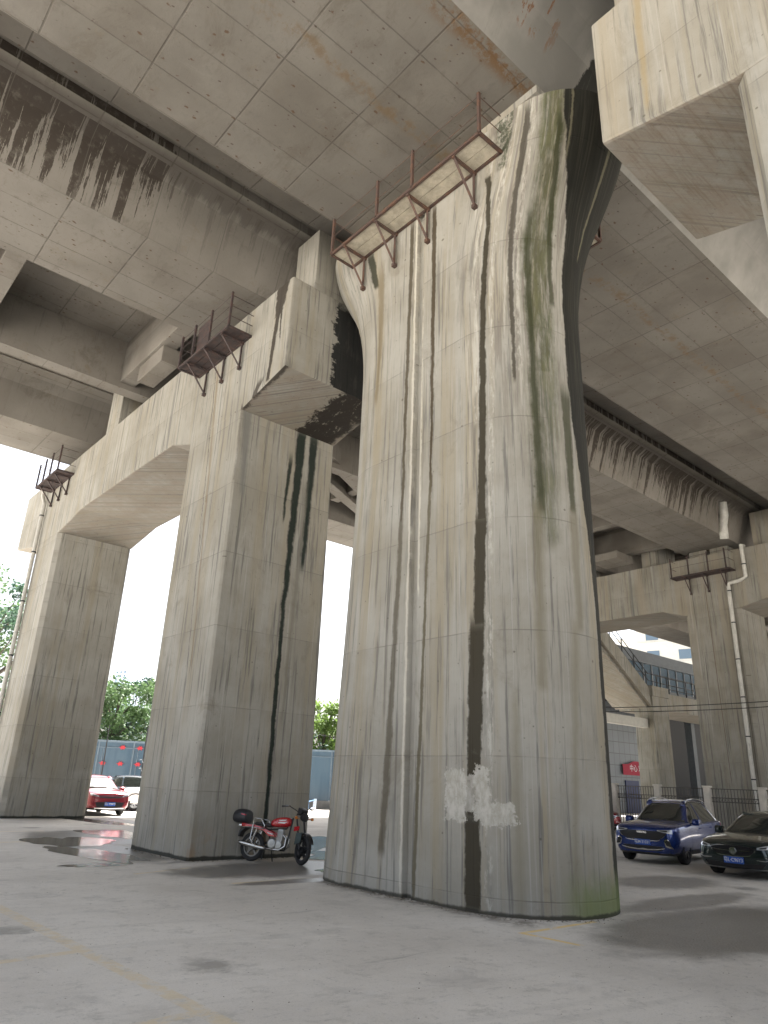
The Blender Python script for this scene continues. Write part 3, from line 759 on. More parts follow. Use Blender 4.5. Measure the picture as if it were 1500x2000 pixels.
# ------------------------------------------------------------------ drain pipes
def pipe(pts, r, label, clamps, mat=M_PVC):
    root = empty('drain_pipe', pts[-1]); T = Matrix.Translation(tuple(-v for v in pts[-1]))
    m = MB(); m.tube(pts, r, 14); o = m.build('pipe', mat, root, smooth=False); o.data.transform(T); smooth_by_angle(o)
    for z, x, y in clamps:
        k = MB(); k.lathe([(r+.003, -.03), (r+.013, -.03), (r+.013, .03), (r+.003, .03)], (x, y, z), (0, 0, 1), 14); o = k.build('collar', M_DARK, root); o.data.transform(T)
    return tag(root, label, 'drain pipe')
pipe([(7.86, 33.25, 14.2), (7.86, 33.25, 13.4), (7.86, 32.72, 12.9), (7.86, 32.72, .1)], .085, 'grey drain pipe running down the leftmost column', [(z, 7.86, 32.72) for z in (1.5, 3.8, 6.1, 8.4, 10.6, 12.3)])
pipe([(38.2, 14.85, 14.28), (37.86, 14.85, 14.28), (37.86, 14.85, 12.5), (37.86, 15.15, 12.38), (37.86, 15.75, 12.32), (37.86, 15.8, 12.1), (37.86, 15.9, .1)], .10, 'white drain pipe with an elbow running down the far right column',
     [(z, 37.86, 15.9 - z*.01) for z in (2.5, 4.5, 6.4, 8.3, 10.2, 11.9)] + [(13.2, 37.86, 14.85)])
pipe([(36.4, 14.9, 16.3), (36.5, 14.95, 15.6), (36.8, 15.2, 15.2), (37.0, 15.3, 14.5)], .22, 'thick grey pipe bending down off the stained girder end over the far portal beam', [], M_PVC)

# ------------------------------------------------------------------ hoarding with red emblems, behind the parked cars on the left
def hoard_mat():
    m, b = newmat('blue_reflective_panel'); P, N = geo(); x, y, z = sep(P)
    n = noise(comb(x*1.0, y*1.0, z*.15), 1.2, 4, .6); n2 = noise(P, 9, 4, .6)
    c = mix((.05, .095, .145), (.08, .13, .18), sm(n, .35, .65)); c = mix(c, (.04, .08, .14), sm(n2, .6, .75)*.3)
    setin(b, 'Base Color', c); setin(b, 'Roughness', .3); return m
M_HOARD = hoard_mat(); M_HFR = spl((.15, .20, .25), .5, name='hoarding_frame', var=.1)
M_HBASE = spl((.22, .22, .215), .9, name='hoarding_base', var=.15)
M_EMB = spl((.5, .035, .05), .5, name='red_emblem')
P0, P1 = Vector((18.35, 45.15, 0)), Vector((34.6, 35.9, 0))
hd = (P1-P0).normalized(); hn = Vector((hd.y, -hd.x, 0)); 
if hn.dot(-P0) < 0: hn = -hn
root = empty('hoarding', P0); a0 = -22.0; npan = 24; pw = 2.05
for i in range(npan):
    s0 = a0 + i*pw; p = P0 + hd*s0 - P0; q = p + hd*(pw-.02)
    m = MB(); m.bar(p + Vector((0, 0, 1.95)), q + Vector((0, 0, 1.95)), .05, 3.0); m.build('panel', M_HOARD, root)
    f = MB(); f.bar(p + hn*.05 + Vector((0, 0, .5)), p + hn*.05 + Vector((0, 0, 3.5)), .10, .07); f.build('frame_post', M_HFR, root)
    f = MB()
    for e in (.28,): f.bar(p + hd*e + hn*.045 + Vector((0, 0, .6)), p + hd*e + hn*.045 + Vector((0, 0, 3.1)), .05, .03)
    f.build('seam_strip', M_HFR, root)
f = MB(); f.bar(hd*a0 + hn*.03 + Vector((0, 0, 3.47)), hd*(a0+npan*pw) + hn*.03 + Vector((0, 0, 3.47)), .12, .12)
f.bar(hd*a0 + hn*.03 + Vector((0, 0, 3.1)), hd*(a0+npan*pw) + hn*.03 + Vector((0, 0, 3.1)), .08, .04); f.build('top_rail', M_HFR, root)
f = MB(); f.bar(hd*a0 + Vector((0, 0, .24)), hd*(a0+npan*pw) + Vector((0, 0, .24)), .25, .48); f.build('base', M_HBASE, root, bevel=.02)
# red swallow-like emblems in three rows
rnd = random.Random(3)
def emblem_mb(c, s):
    m = MB(); out = []
    prof = [(-.9, .05), (-.35, .18), (-.15, .55), (.1, .35), (.45, .6), (.5, .2), (.95, .1), (.55, -.12), (.6, -.5), (.15, -.3), (-.3, -.5), (-.35, -.15)]
    m.prism([(a*s, b*s) for a, b in prof], c, hn, hd, (0, 0, 1), .03); return m
for i in range(26):
    s0 = -14.4 + i*1.02
    for r, z in enumerate((3.12, 2.18, 1.25)):
        if (i*7 + r*5) % 11 == 3: continue
        emblem_mb(hd*s0 + hn*.085 + Vector((0, 0, z)), .24).build('red_emblem', M_EMB, root)
tag(root, 'blue panelled hoarding with rows of red emblems behind the parked cars', 'hoarding')
def thin_pole(x, y, h, r, label, mat=M_DARK, extra=False):
    root = empty('lamp_pole', (x, y, 0)); m = MB(); m.tube([(0, 0, 0), (0, 0, h)], [r, r*.7], 8); m.build('pole', mat, root)
    m = MB(); m.box(-.12, .12, -.12, .12, 0, .04); m.build('base_plate', mat, root)
    if extra:
        m = MB()
        for k, z in enumerate((.9, 1.35, 1.8, 2.25)): m.tube([(-.02, -.05, z), (-.1, -.05, z+.18), (-.22, -.05, z+.16)], .012, 6); m.tube([(.02, -.05, z), (.09, -.05, z+.2)], .012, 6)
        m.build('bracket', M_LAMP, root)
    return tag(root, label, 'pole')
thin_pole(16.0, 42.0, 4.2, .045, 'slim dark pole in front of the hoarding beside the red car roof')
thin_pole(18.2, 41.8, 4.2, .055, 'slim dark pole with small white hooks, right of the one by the red car', extra=True)
thin_pole(29.6, 38.35, 3.7, .04, 'slim dark pole before the hoarding in the gap right of the motorcycle column')
# toppled sign leg lying by the hoarding
root = empty('traffic_marker', (27.3, 37.4, 0), rz=.7)
m = MB(); m.prism([(-.75, .06), (.55, .14), (.75, .62), (.62, .02)], (0, 0, .0), (0, 1, 0), (1, 0, 0), (0, 0, 1), .18); m.build('wedge', spl((.55, .62, .72), .5, name='faded_blue_white'), root)
m = MB(); m.tube([(-.8, .1, .03), (-.8, .1, .5), (.7, .1, .55)], .03, 6); m.build('frame', spl((.10, .2, .36), .5, name='blue_metal'), root)
tag(root, 'toppled blue and white barrier piece lying on the sunlit ground by the hoarding', 'barrier')

# ------------------------------------------------------------------ trees
def leaf_mat(name, c1, c2, c3):
    m, b = newmat(name); P, N = geo(); n = noise(P, .7, 4, .6); n2 = noise(P, 5, 3, .6)
    c = mix(mix(c1, c2, sm(n, .35, .62)), c3, sm(n2, .55, .75)*.6)
    setin(b, 'Base Color', c); setin(b, 'Roughness', .6); setin(b, 'Subsurface Weight', 0)
    tr = X.nt.nodes.new('ShaderNodeBsdfTranslucent'); ms = X.nt.nodes.new('ShaderNodeMixShader'); ms.inputs[0].default_value = .35
    X.nt.links.new(c, tr.inputs[0]); X.nt.links.new(b.outputs[0], ms.inputs[1]); X.nt.links.new(tr.outputs[0], ms.inputs[2])
    X.nt.links.new(ms.outputs[0], X.nt.nodes['Material Output'].inputs[0]); return m
M_LEAF = [leaf_mat('leaves_mid', (.07, .12, .05), (.10, .17, .06), (.16, .23, .10)),
          leaf_mat('leaves_dark', (.045, .09, .065), (.06, .115, .065), (.10, .16, .08)),
          leaf_mat('leaves_bright', (.12, .19, .04), (.17, .26, .06), (.22, .31, .1))]
M_BARK = spl((.09, .075, .06), .9, name='bark', var=.3, sc=8)
def tree(x, y, h, r, mi, label, seed, n=2600, sparse=1., leaf=.27):
    rnd = random.Random(seed); root = empty('tree', (x, y, 0))
    t = MB(); pts = [(0, 0, 0)]; 
    for i in range(1, 6): pts.append((rnd.uniform(-.12, .12)*i, rnd.uniform(-.12, .12)*i, h*.75*i/5))
    t.tube(pts, [.22, .19, .16, .12, .09, .04], 8)
    clumps = []
    for i in range(int(34*sparse)):
        z = h*rnd.uniform(.28, .95); k = (z/h - .28)/.7; rr = r*sqrt(max(.05, 1-(k*1.5-.55)**2))*rnd.uniform(.35, 1.)
        a = rnd.uniform(0, 2*pi); cx, cy = rr*cos(a), rr*sin(a)
        clumps.append((cx, cy, z, rnd.uniform(.5, 1.0)*r*.36))
        b = pts[min(5, max(1, int(z/h*5)))]; t.tube([b, ((b[0]+cx)/2, (b[1]+cy)/2, (b[2]+z)/2), (cx, cy, z)], [.06, .04, .015], 5)
    t.build('trunk', M_BARK, root)
    c = MB()
    for cx, cy, cz, cr in clumps:
        for j in range(int(n/len(clumps))):
            a = rnd.uniform(0, 2*pi); ph = rnd.uniform(-1, 1); q = cr*rnd.random()**.45
            px_, py_, pz_ = cx+q*sqrt(1-ph*ph)*cos(a), cy+q*sqrt(1-ph*ph)*sin(a), cz+q*ph*.75
            d1 = Vector((rnd.gauss(0, 1), rnd.gauss(0, 1), rnd.gauss(-.3, .6))).normalized(); d2 = d1.cross(Vector((rnd.gauss(0, 1), rnd.gauss(0, 1), rnd.gauss(0, 1)))).normalized()
            L = leaf*rnd.uniform(.6, 1.3); p = Vector((px_, py_, pz_))
            c.add([p, p+d1*L*.5+d2*L*.28, p+d1*L, p+d1*L*.5-d2*L*.28], [(0, 1, 2, 3)])
    c.build('crown', M_LEAF[mi], root, recalc=False)
    return tag(root, label, 'tree', 'trees beyond the hoarding')
# placed along view bearings (pixel column -> bearing)
TR = [(.205, 46, 12.4, 4.2, 1, 'tall dark tree at the left edge beside the drain pipe'),
      (.165, 52, 13.6, 5.0, 0, 'tallest tree, at the very left edge of the view behind the dark one'),
      (.352, 54, 8.0, 3.0, 0, 'mid green tree seen just right of the leftmost column'),
      (.378, 60, 8.8, 3.0, 1, 'dark rounded tree above the red car'),
      (.415, 55, 8.4, 3.2, 0, 'round-topped green tree beside the motorcycle column'),
      (.33, 66, 11.6, 3.0, 2, 'thin feathery treetop rising left of the round-topped tree'),
      (.595, 54, 7.4, 2.5, 2, 'bright yellow green tree in the gap beside the central pier'),
      (.635, 56, 7.4, 2.5, 0, 'green tree half hidden by the left edge of the central pier'),
      (.56, 58, 7.0, 2.5, 1, 'dark tree just behind the motorcycle column edge')]
for k, (tx, d, h, r, mi, lb_) in enumerate(TR):
    a = math.asin(tx); tree(d*tx, d*cos(a), h, r, mi, lb_, 50+k, 7000 if 'feathery' not in lb_ else 2600, .55 if 'feathery' in lb_ else 1.)
# underbrush behind the hoarding
hb = MB(); rnd = random.Random(9)
for i in range(9000):
    s0 = rnd.uniform(-24, 28); p = P0 + hd*s0 - hn*rnd.uniform(2.0, 6.0); z = rnd.uniform(.5, 3.2 + 1.6*abs(sin(s0*.35+1)) + .6*sin(s0*1.3))
    p = Vector((p.x, p.y, z)); d1 = Vector((rnd.gauss(0, 1), rnd.gauss(0, 1), rnd.gauss(0, .6))).normalized(); d2 = d1.orthogonal().normalized(); L = .26
    hb.add([p, p+d1*L*.5+d2*L*.3, p+d1*L, p+d1*L*.5-d2*L*.3], [(0, 1, 2, 3)])
tag(hb.build('shrub_growth', M_LEAF[1], recalc=False), 'band of dark bushes growing behind the blue hoarding', 'bushes', kind='stuff')

# ------------------------------------------------------------------ far buildings
M_PALE = spl((.48, .56, .66), .8, name='pale_blue_render', var=.05); M_BLUE = spl((.22, .40, .62), .7, name='blue_render', var=.05)
M_CREAM = spl((.62, .60, .54), .85, name='cream_render', var=.06); M_PANE = glass_mat('dark_pane', (.10, .15, .2), .15)
def block(x, y, wx, wy, h, rz, mat, label, floors, cols_, parts=(), name='apartment_block', wm=M_BLUE):
    root = empty(name, (x, y, 0), rz); m = MB(); m.box(-wx/2, wx/2, -wy/2, wy/2, 0, h); m.build('wall', mat, root)
    m = MB(); m.box(-wx/2-.3, wx/2+.3, -wy/2-.3, wy/2+.3, h, h+.5); m.build('parapet', mat, root)
    for i in range(floors):
        z = h - 1.6 - i*3.0
        for j in range(cols_):
            yy = -wy/2 + wy*(j+.5)/cols_
            m = MB(); m.box(-wx/2-.06, -wx/2+.04, yy-.9, yy+.9, z-1.4, z); m.build('window', M_PANE, root)
        m = MB(); m.box(-wx/2-.15, -wx/2+.05, -wy/2, wy/2, z-2.0, z-1.7); m.build('band', wm, root)
    for (a0_, a1_, b0_, b1_, z0_, z1_, mm) in parts:
        m = MB(); m.box(a0_, a1_, b0_, b1_, z0_, z1_); m.build('stair_tower', mm, root)
    return tag(root, label, 'building')
def bear(px_b, d): return d*px_b, d*sqrt(1-px_b*px_b)
x, y = bear(.865, 190)
block(x, y, 14, 60, 33.0, .45, M_PALE, 'blue and white apartment block seen through the far arch', 3, 8,
      ((-7.6, -3, 12, 17, 26, 37.2, M_CREAM), (-7.6, -3, -4, 2, 26, 36.4, M_CREAM), (-7.4, -7, -20, -19, 20, 38, M_BLUE)))
x, y = bear(.893, 120); block(x, y, 12, 9, 26.2, .3, M_CREAM, 'cream building edge beside the far right column', 2, 2, wm=M_CREAM)
x, y = bear(.372, 620); block(x, y, 22, 14, 78, .3, M_PALE, 'very faint distant tower above the round-topped tree', 12, 3)

# ------------------------------------------------------------------ stair, walkway and gallery on the right
M_STEP = M_FAR
root = empty('footbridge_stair', (50, 28, 0)); T = Matrix.Translation((-50, -28, 0))
def FB(mb, name, mat, bevel=0): o = mb.build(name, mat, root, bevel=bevel); o.data.transform(T); return o
m = MB(); m.box(50, 52.2, 27.4, 28.95, 0, 9.05); FB(m, 'column', M_LEFT, .05)
m = MB(); m.box(49.9, 52.3, 27.3, 29.05, 8.35, 9.1); FB(m, 'column_head', M_LEFT, .05)
m = MB(); m.prism([(50.0, 8.9), (50.0, 7.65), (42.0, 12.9), (42.0, 14.15)], (0, 27.55, 0), (0, 1, 0), (1, 0, 0), (0, 0, 1), .28); FB(m, 'stringer', M_LEFT)
m = MB(); m.prism([(49.9, 7.9), (49.9, 7.5), (42.0, 12.6), (42.0, 13.0)], (0, 27.83, 0), (0, 1, 0), (1, 0, 0), (0, 0, 1), 2.6); FB(m, 'flight', M_LEFT)
m = MB(); m.prism([(50.0, 8.9), (50.0, 7.65), (42.0, 12.9), (42.0, 14.15)], (0, 30.43, 0), (0, 1, 0), (1, 0, 0), (0, 0, 1), .28); FB(m, 'stringer', M_LEFT)
m = MB(); m.box(52.2, 78, 27.9, 31.5, 7.6, 8.85); FB(m, 'deck', M_LEFT)
m = MB(); m.box(44, 50, 27.9, 28.3, 6.1, 6.75); FB(m, 'tie_beam', M_CREAM, .03)
m = MB(); m.box(41.5, 42.8, 27.3, 30.9, 0, 12.9); FB(m, 'column', M_LEFT)
for yy in (27.6, 30.6):
    for h in (.55, 1.05):
        m = MB(); m.tube([(42, yy, 14.15+h), (50, yy, 8.95+h), (52.2, yy, 8.9+h), (78, yy, 8.85+h)], .035, 6); FB(m, 'handrail', M_DARK)
    for k in range(22):
        xx = 42.2 + k*1.5; zb = 14.1 - (xx-42)*.65 if xx < 50 else 8.85
        m = MB(); m.bar((xx, yy, zb), (xx, yy, zb+1.1), .06, .06); FB(m, 'railing_post', M_DARK)
tag(root, 'concrete footbridge stair climbing left from a square column behind the fence', 'footbridge')
M_GALW = spl((.11, .125, .14), .6, name='dark_grey_cladding', var=.1); 
def tile_mat():
    m, b = newmat('grey_wall_tiles'); P, N = geo(); x, y, z = sep(P)
    jx = xabs(frac(x/.85+.5)-.5)*.85; jz = xabs(frac(z/.95+.5)-.5)*.95
    c = mix((.13, .15, .17), (.17, .19, .21), noise(comb(floor(x/.85), 0, floor(z/.95)), 3.1, 0)); c = mix(c, (.07, .08, .09), xmax(sm(jx, .03, .015), sm(jz, .035, .02)))
    setin(b, 'Base Color', c); setin(b, 'Roughness', .4); return m
M_TILE = tile_mat()
root = empty('station_building', (56, 36, 0)); T = Matrix.Translation((-56, -36, 0))
m = MB(); m.box(56, 104, 36.0, 44, 10.2, 11.15); FB(m, 'sill_wall', M_GALW)
m = MB(); m.box(56, 104, 40.0, 44, 0, 10.2); FB(m, 'wall', M_DARK)  # near-black colour stands in for the shade of the recess under the gallery
for xx in (67., 73., 80., 88.):
    m = MB(); m.box(xx, xx+.7, 36.1, 36.8, 0, 10.2); FB(m, 'column', M_GALW)
m = MB(); m.box(56, 104, 36.15, 44, 11.15, 13.4); FB(m, 'window_band', M_PANE)
m = MB(); m.box(52, 104, 35.8, 44, 13.4, 14.5); FB(m, 'fascia', M_GALW)
for k in range(30):
    m = MB(); m.box(56.5+k*1.6, 56.62+k*1.6, 36.02, 36.14, 11.15, 13.4); FB(m, 'window_mullion', M_ALLOY)
m = MB(); m.box(56.5, 104, 35.97, 36.10, 12.5, 12.56); FB(m, 'window_transom', M_ALLOYD)
m = MB(); m.box(54, 66.5, 35.2, 35.9, 0, 9.0); FB(m, 'tiled_wall', M_TILE)
m = MB(); m.box(58.3, 60.4, 35.1, 35.19, 0, 2.6); FB(m, 'door', spl((.02, .03, .10), .5, name='dark_blue_door'))
tag(root, 'dark grey glazed station gallery with a tiled wall below, behind the footbridge', 'building')
# red banner on the tiled wall
root = empty('banner', (58.5, 35.1, 4)); bx0 = 56.2
T = Matrix.Translation((-58.5, -35.1, -4))
m = MB(); m.prism([(57.9, 3.05), (62.6, 3.05), (62.6, 4.15), (59.7, 4.2), (58.8, 3.95), (57.9, 3.9)], (0, 35.02, 0), (0, 1, 0), (1, 0, 0), (0, 0, 1), .03)
o = m.build('cloth', spl((.36, .02, .05), .7, name='red_cloth'), root); o.data.transform(T)
Mt = Matrix.Translation((1.75, -.10, -.42)) @ Matrix.Rotation(radians(90), 4, 'X')
text_obj('中心 欢迎', 'lettering', M_PLTXT, .62, root, Mt, .004)
tag(root, 'red banner with white lettering hung on the grey tiled wall', 'banner')

# dark rear wall, side support seen beside the station wall
# ------------------------------------------------------------------ fence
M_FPOST = spl((.52, .49, .44), .85, name='pale_fence_pier', var=.12); M_FBAR = spl((.06, .055, .05), .6, name='grey_fence_bar')
root = empty('railing_fence', (33, 18.2, 0)); T = Matrix.Translation((-33, -18.2, 0))
ys = [9.05, 11.3, 13.55, 15.9, 18.25, 20.5, 22.9, 25.2]
for y in ys:
    m = MB(); m.box(32.86, 33.14, y-.13, y+.13, 0, 2.02); m.box(32.84, 33.16, y-.16, y+.16, 2.02, 2.1); FB(m, 'pier', M_FPOST, .012)
for a, b_ in zip(ys, ys[1:]):
    a += .16; b_ -= .16
    for z in (.25, 1.45, 1.62, 1.98): m = MB(); m.bar((33, a, z), (33, b_, z), .035, .03); FB(m, 'fence_rail', M_FBAR)
    m = MB(); n = 15
    for k in range(n):
        y = a + (b_-a)*(k+.5)/n; m.bar((33, y, .2), (33, y, 1.98), .022, .022)
    FB(m, 'bar_infill', M_FBAR)
    m = MB(); n = 14
    for k in range(n):
        y = a + (b_-a)*(k+.5)/n; R_ = .055
        m.tube([(32.98, y+R_*cos(t*pi/4), 1.535+R_*1.4*sin(t*pi/4)) for t in range(9)], .010, 4, cap=False)
    FB(m, 'ring_band', M_FBAR)
tag(root, 'metal railing fence with pale square piers behind the blue and grey cars', 'fence')
# cable strung across in front of the far columns
root = empty('overhead_cable', (30, 18.6, 5.3)); T = Matrix.Translation((-30, -18.6, -5.3))
for k, dz in enumerate((0, .07)):
    m = MB(); m.tube([(30, 26 - i*1.5, 5.62 - .55*sin(pi*i/16)*(1-k*.25) + dz - i*.03 + .35*(i/16)) for i in range(17)], .018, 6); FB(m, 'strand', M_BLACK); 
tag(root, 'black twisted cable strung across in front of the far columns', 'cable')
m = MB(); m.tube([(22 + i*.6, 33 - i*.2, 3.9+.02*(i-5)**2) for i in range(14)], .015, 6)
tag(m.build('overhead_cable', M_BLACK), 'thin dark cable crossing the gap before the bright green tree', 'cable')

# ------------------------------------------------------------------ cars
def paint(name, c, rough=.28, metal=.35):
    m, b = newmat(name); P, N = geo(); n = noise(P, 300, 2, .5); n2 = noise(P, 2.5, 5, .6)
    setin(b, 'Base Color', mix(c, tuple(min(1, v*1.25+.01) for v in c), sm(n, .4, .6))); setin(b, 'Metallic', metal)
    setin(b, 'Roughness', sm(n2, .3, .7, rough*.8, rough*1.3)); b.inputs['Coat Weight'].default_value = 1; b.inputs['Coat Roughness'].default_value = .05
    return m
def interp(tab, x, k):
    if x <= tab[0][0]: return tab[0][k]
    for a, b in zip(tab, tab[1:]):
        if x <= b[0]: return a[k] + (b[k]-a[k])*(x-a[0])/(b[0]-a[0])
    return tab[-1][k]
def loft(rows, closed_ends=True):
    """rows: list of half sections [(y,z)...] with x; mirrored to a closed shell"""
    m = MB(); vs = []; n = None
    for x, half in rows:
        ring = [(x, y, z) for y, z in half] + [(x, -y, z) for y, z in reversed(half) if y > 1e-5]
        n = len(ring); vs += ring
    fs = []
    for i in range(len(rows)-1):
        for k in range(n): fs.append((i*n+k, i*n+(k+1) % n, (i+1)*n+(k+1) % n, (i+1)*n+k))
    fs.append(tuple(range(n))); fs.append(tuple(reversed(range((len(rows)-1)*n, len(rows)*n))))
    return m.add(vs, fs)
def lerp_poly(p, t):
    """point at parameter t (0..1) along polyline p by index"""
    k = t*(len(p)-1); i = min(int(k), len(p)-2); f = k-i
    return p[i][0]+(p[i+1][0]-p[i][0])*f, p[i][1]+(p[i+1][1]-p[i][1])*f
def patch(bvh, top, bot, axis, side=1, nu=16, nv=5, off=.008, th=.02):
    if axis == 'x': D = Vector((1, 0, 0)); mk = lambda a, b: Vector((-2, a*side, b))
    elif axis == 'r': D = Vector((-1, 0, 0)); mk = lambda a, b: Vector((8, a*side, b))
    elif axis == 'y': D = Vector((0, -side, 0)); mk = lambda a, b: Vector((a, side*3, b))
    else: D = Vector((0, 0, -1)); mk = lambda a, b: Vector((a, b*side, 4))
    vs = []; last = None
    for i in range(nu+1):
        a = lerp_poly(top, i/nu); b = lerp_poly(bot, i/nu)
        for j in range(nv+1):
            t = j/nv; o = mk(a[0]+(b[0]-a[0])*t, a[1]+(b[1]-a[1])*t); h = bvh.ray_cast(o, D)
            if h[0] is not None: last = h[0]; vs.append(h[0] - D*off)
            else:
                if last is None: last = Vector((0, 0, 0))
                if axis in 'xr': vs.append(Vector((last.x, o.y, o.z)))
                elif axis == 'y': vs.append(Vector((o.x, last.y, o.z)))
                else: vs.append(Vector((o.x, o.y, last.z)))
    n = len(vs); inner = [v + D*th for v in vs]; W = nv+1; fs = []
    for i in range(nu):
        for j in range(nv):
            a = i*W+j; q = (a, a+1, a+W+1, a+W); fs.append(q); fs.append(tuple(n+k for k in reversed(q)))
    rim = [j for j in range(W)] + [i*W+nv for i in range(1, nu+1)] + [nu*W+j for j in range(nv-1, -1, -1)] + [i*W for i in range(nu-1, 0, -1)]
    for a, b in zip(rim, rim[1:]+rim[:1]): fs.append((b, a, n+a, n+b))
    return vs + inner, fs
def make_wheel(parent, x, y, r, rim_mat, side, name='wheel', steer=0., w=.21):
    t = MB(); s = side
    t.lathe([(r*.64, -.5*w), (r*.90, -.5*w), (r*.985, -.38*w), (r, -.2*w), (r, .2*w), (r*.985, .38*w), (r*.90, .5*w), (r*.64, .5*w)], (0, 0, 0), (0, 1, 0), 36)
    o = t.build(name, M_TYRE, parent, smooth=True); smooth_by_angle(o, 40); o.location = (x, y, r); o.rotation_euler[2] = steer
    k = MB(); k.lathe([(r*.66, .42*w*s), (r*.63, .36*w*s), (r*.60, .05*w*s), (.02, .03*w*s)], (0, 0, 0), (0, 1, 0), 36)
    k.lathe([(r*.16, .30*w*s), (r*.14, .40*w*s), (.005, .41*w*s)], (0, 0, 0), (0, 1, 0), 16)
    for i in range(5):
        for d in (-.16, .16):
            a = 2*pi*i/5; p0 = Vector((r*.1*cos(a+d*2), .34*w*s, r*.1*sin(a+d*2))); p1 = Vector((r*.63*cos(a+d), .38*w*s, r*.63*sin(a+d)))
            k.bar(p0, p1, .028, .03, upv=(0, 1, 0))
    b_ = k.build('rim', rim_mat, o); smooth_by_angle(b_, 40)
    return o
def make_car(name, label, body, loc, rz, sc, pm, st, gh, wheels, fasc, group=None, rimm=M_ALLOYD, roofrails=False, clad=None, steer=0.):
    """st: body stations (x, zbot, zmid, zsh, ztop, wb, wm, ws, wt); gh: greenhouse (x, ztop, wtop, zbelt, wbelt)"""
    root = empty(name, loc, rz, sc=sc)
    rows = []
    for x, zb, zm, zs, zt, wb, wm, ws, wt in st:
        rows.append((x, [(0, zb), (wb*.55, zb), (wb*.92, zb+.01), (wb, zb+.07), (wm, zm-.08), (wm+.004, zm+.10), (ws+.012, zs-.04), (ws-.01, zs+.03), (wt, zt-.01), (wt*.5, zt+.02), (0, zt+.028)]))
    o = loft(rows).build('body', [pm, clad or M_DARK], root)
    sub = o.modifiers.new('s', 'SUBSURF'); sub.levels = 2; evaluated(o)
    (xf, xr, r, tw) = wheels
    cut = MB()
    for xw in (xf, xr):
        for s in (-1, 1): cut.prism([((r+.055)*cos(2*pi*k/40), (r+.055)*sin(2*pi*k/40)) for k in range(40)], (xw, s*.56 if s > 0 else -1.06, r+.01), (0, 1, 0), (1, 0, 0), (0, 0, 1), .5)
    co = cut.build('cutter', M_DARK); md = o.modifiers.new('b', 'BOOLEAN'); md.operation = 'DIFFERENCE'; md.object = co; md.solver = 'EXACT'
    bpy.context.view_layer.update(); evaluated(o); bpy.data.objects.remove(co)
    me = o.data
    for p in me.polygons:
        c = p.center
        ins = abs(c.y) < .87 and any(sqrt((c.x-xw)**2+(c.z-r-.01)**2) < r+.056 for xw in (xf, xr))
        p.material_index = 1 if (ins or c.z < fasc.get('cladz', .27)) else 0
    smooth_by_angle(o, 32)
    grow = []
    for x, zt, wt, zb, wb in gh: grow.append((x, [(0, zb-.06), (wb*.9, zb-.06), (wb, zb-.02), (wb-.01, zb+.03), ((wb*.35+wt*.65), zb+(zt-zb)*.62), (wt, zt-.025), (wt*.75, zt), (0, zt+.02)]))
    gr_ = loft(grow).build('window_glass', M_GLASS, root); sub = gr_.modifiers.new('s', 'SUBSURF'); sub.levels = 2; evaluated(gr_); smooth_by_angle(gr_, 50)
    bb = BVHTree.FromPolygons([v.co for v in o.data.vertices], [p.vertices for p in o.data.polygons])
    gb = BVHTree.FromPolygons([v.co for v in gr_.data.vertices], [p.vertices for p in gr_.data.polygons])
    def P(nm, mat, bvh, top, bot, axis, sides=(1,), **kw):
        for s in sides:
            m = MB(); vs, fs = patch(bvh, top, bot, axis, s, **kw); m.add(vs, fs); q = m.build(nm, mat, root); smooth_by_angle(q, 40)
        return q
    B2 = (1, -1)
    for nm, mat, tgt, top, bot, axis, sides, kw in fasc['patches']:
        P(nm, mat if mat != 'body' else pm, bb if tgt == 'b' else gb, top, bot, axis, sides, **kw)
    for s in B2:     # mirrors
        xm, zm_ = fasc['mirror']; wv = fasc.get('mw', .9)
        m = MB(); m.prism([(0, -.07), (.03, -.09), (.20, -.06), (.22, .06), (.06, .09), (0, .04)], (xm-.02, s*(wv+.02), zm_), (0, s, 0), (1, 0, 0), (0, 0, 1), .2)
        q = m.build('mirror', pm, root, bevel=.025); smooth_by_angle(q, 50)
        m = MB(); m.bar((xm+.08, s*(wv-.1), zm_-.05), (xm+.06, s*(wv+.04), zm_-.03), .05, .04); m.build('mirror_arm', M_BLACK, root)
    for s in B2:
        for xw in (xf, xr):
            make_wheel(root, xw, s*tw, r, rimm, s, steer=steer if xw == xf else 0)
    if roofrails:
        for s in B2:
            m = MB(); m.tube([(x, s*(interp(gh, x, 2)-.01), interp(gh, x, 1)+(.045 if 0 < i < 5 else .0)) for i, x in enumerate((2.05, 2.2, 2.8, 3.3, 3.75, 3.9))], .018, 8)
            m.build('roof_rail', M_CHROME, root, smooth=True)
    # number plate
    pl = fasc['plate']; px_, pz_, txt = pl
    h = bb.ray_cast(Vector((-2, 0, pz_)), Vector((1, 0, 0))); x0 = (h[0].x if h[0] is not None else 0) - px_
    m = MB(); m.box(x0-.016, x0+.03, -.22, .22, pz_-.07, pz_+.07); q = m.build('number_plate', M_PLATE, root, bevel=.004)
    Mx = Matrix.Translation((x0-.019, 0, pz_)) @ Matrix(((0, 0, -1, 0), (-1, 0, 0, 0), (0, 1, 0, 0), (0, 0, 0, 1)))
    t = text_obj(txt, 'lettering', M_PLTXT, .112, q, Mx, .0015, bold=.0018, sx=.86)
    if 'badge' in fasc:
        txt, sz, z_, dx = fasc['badge']; h = bb.ray_cast(Vector((-2, 0, z_)), Vector((1, 0, 0)))
        Mx = Matrix.Translation((h[0].x-dx, 0, z_)) @ Matrix(((0, 0, -1, 0), (-1, 0, 0, 0), (0, 1, 0, 0), (0, 0, 0, 1)))
        text_obj(txt, 'badge_lettering', M_CHROME, sz, root, Mx, .004, bold=.002, sx=1.15)
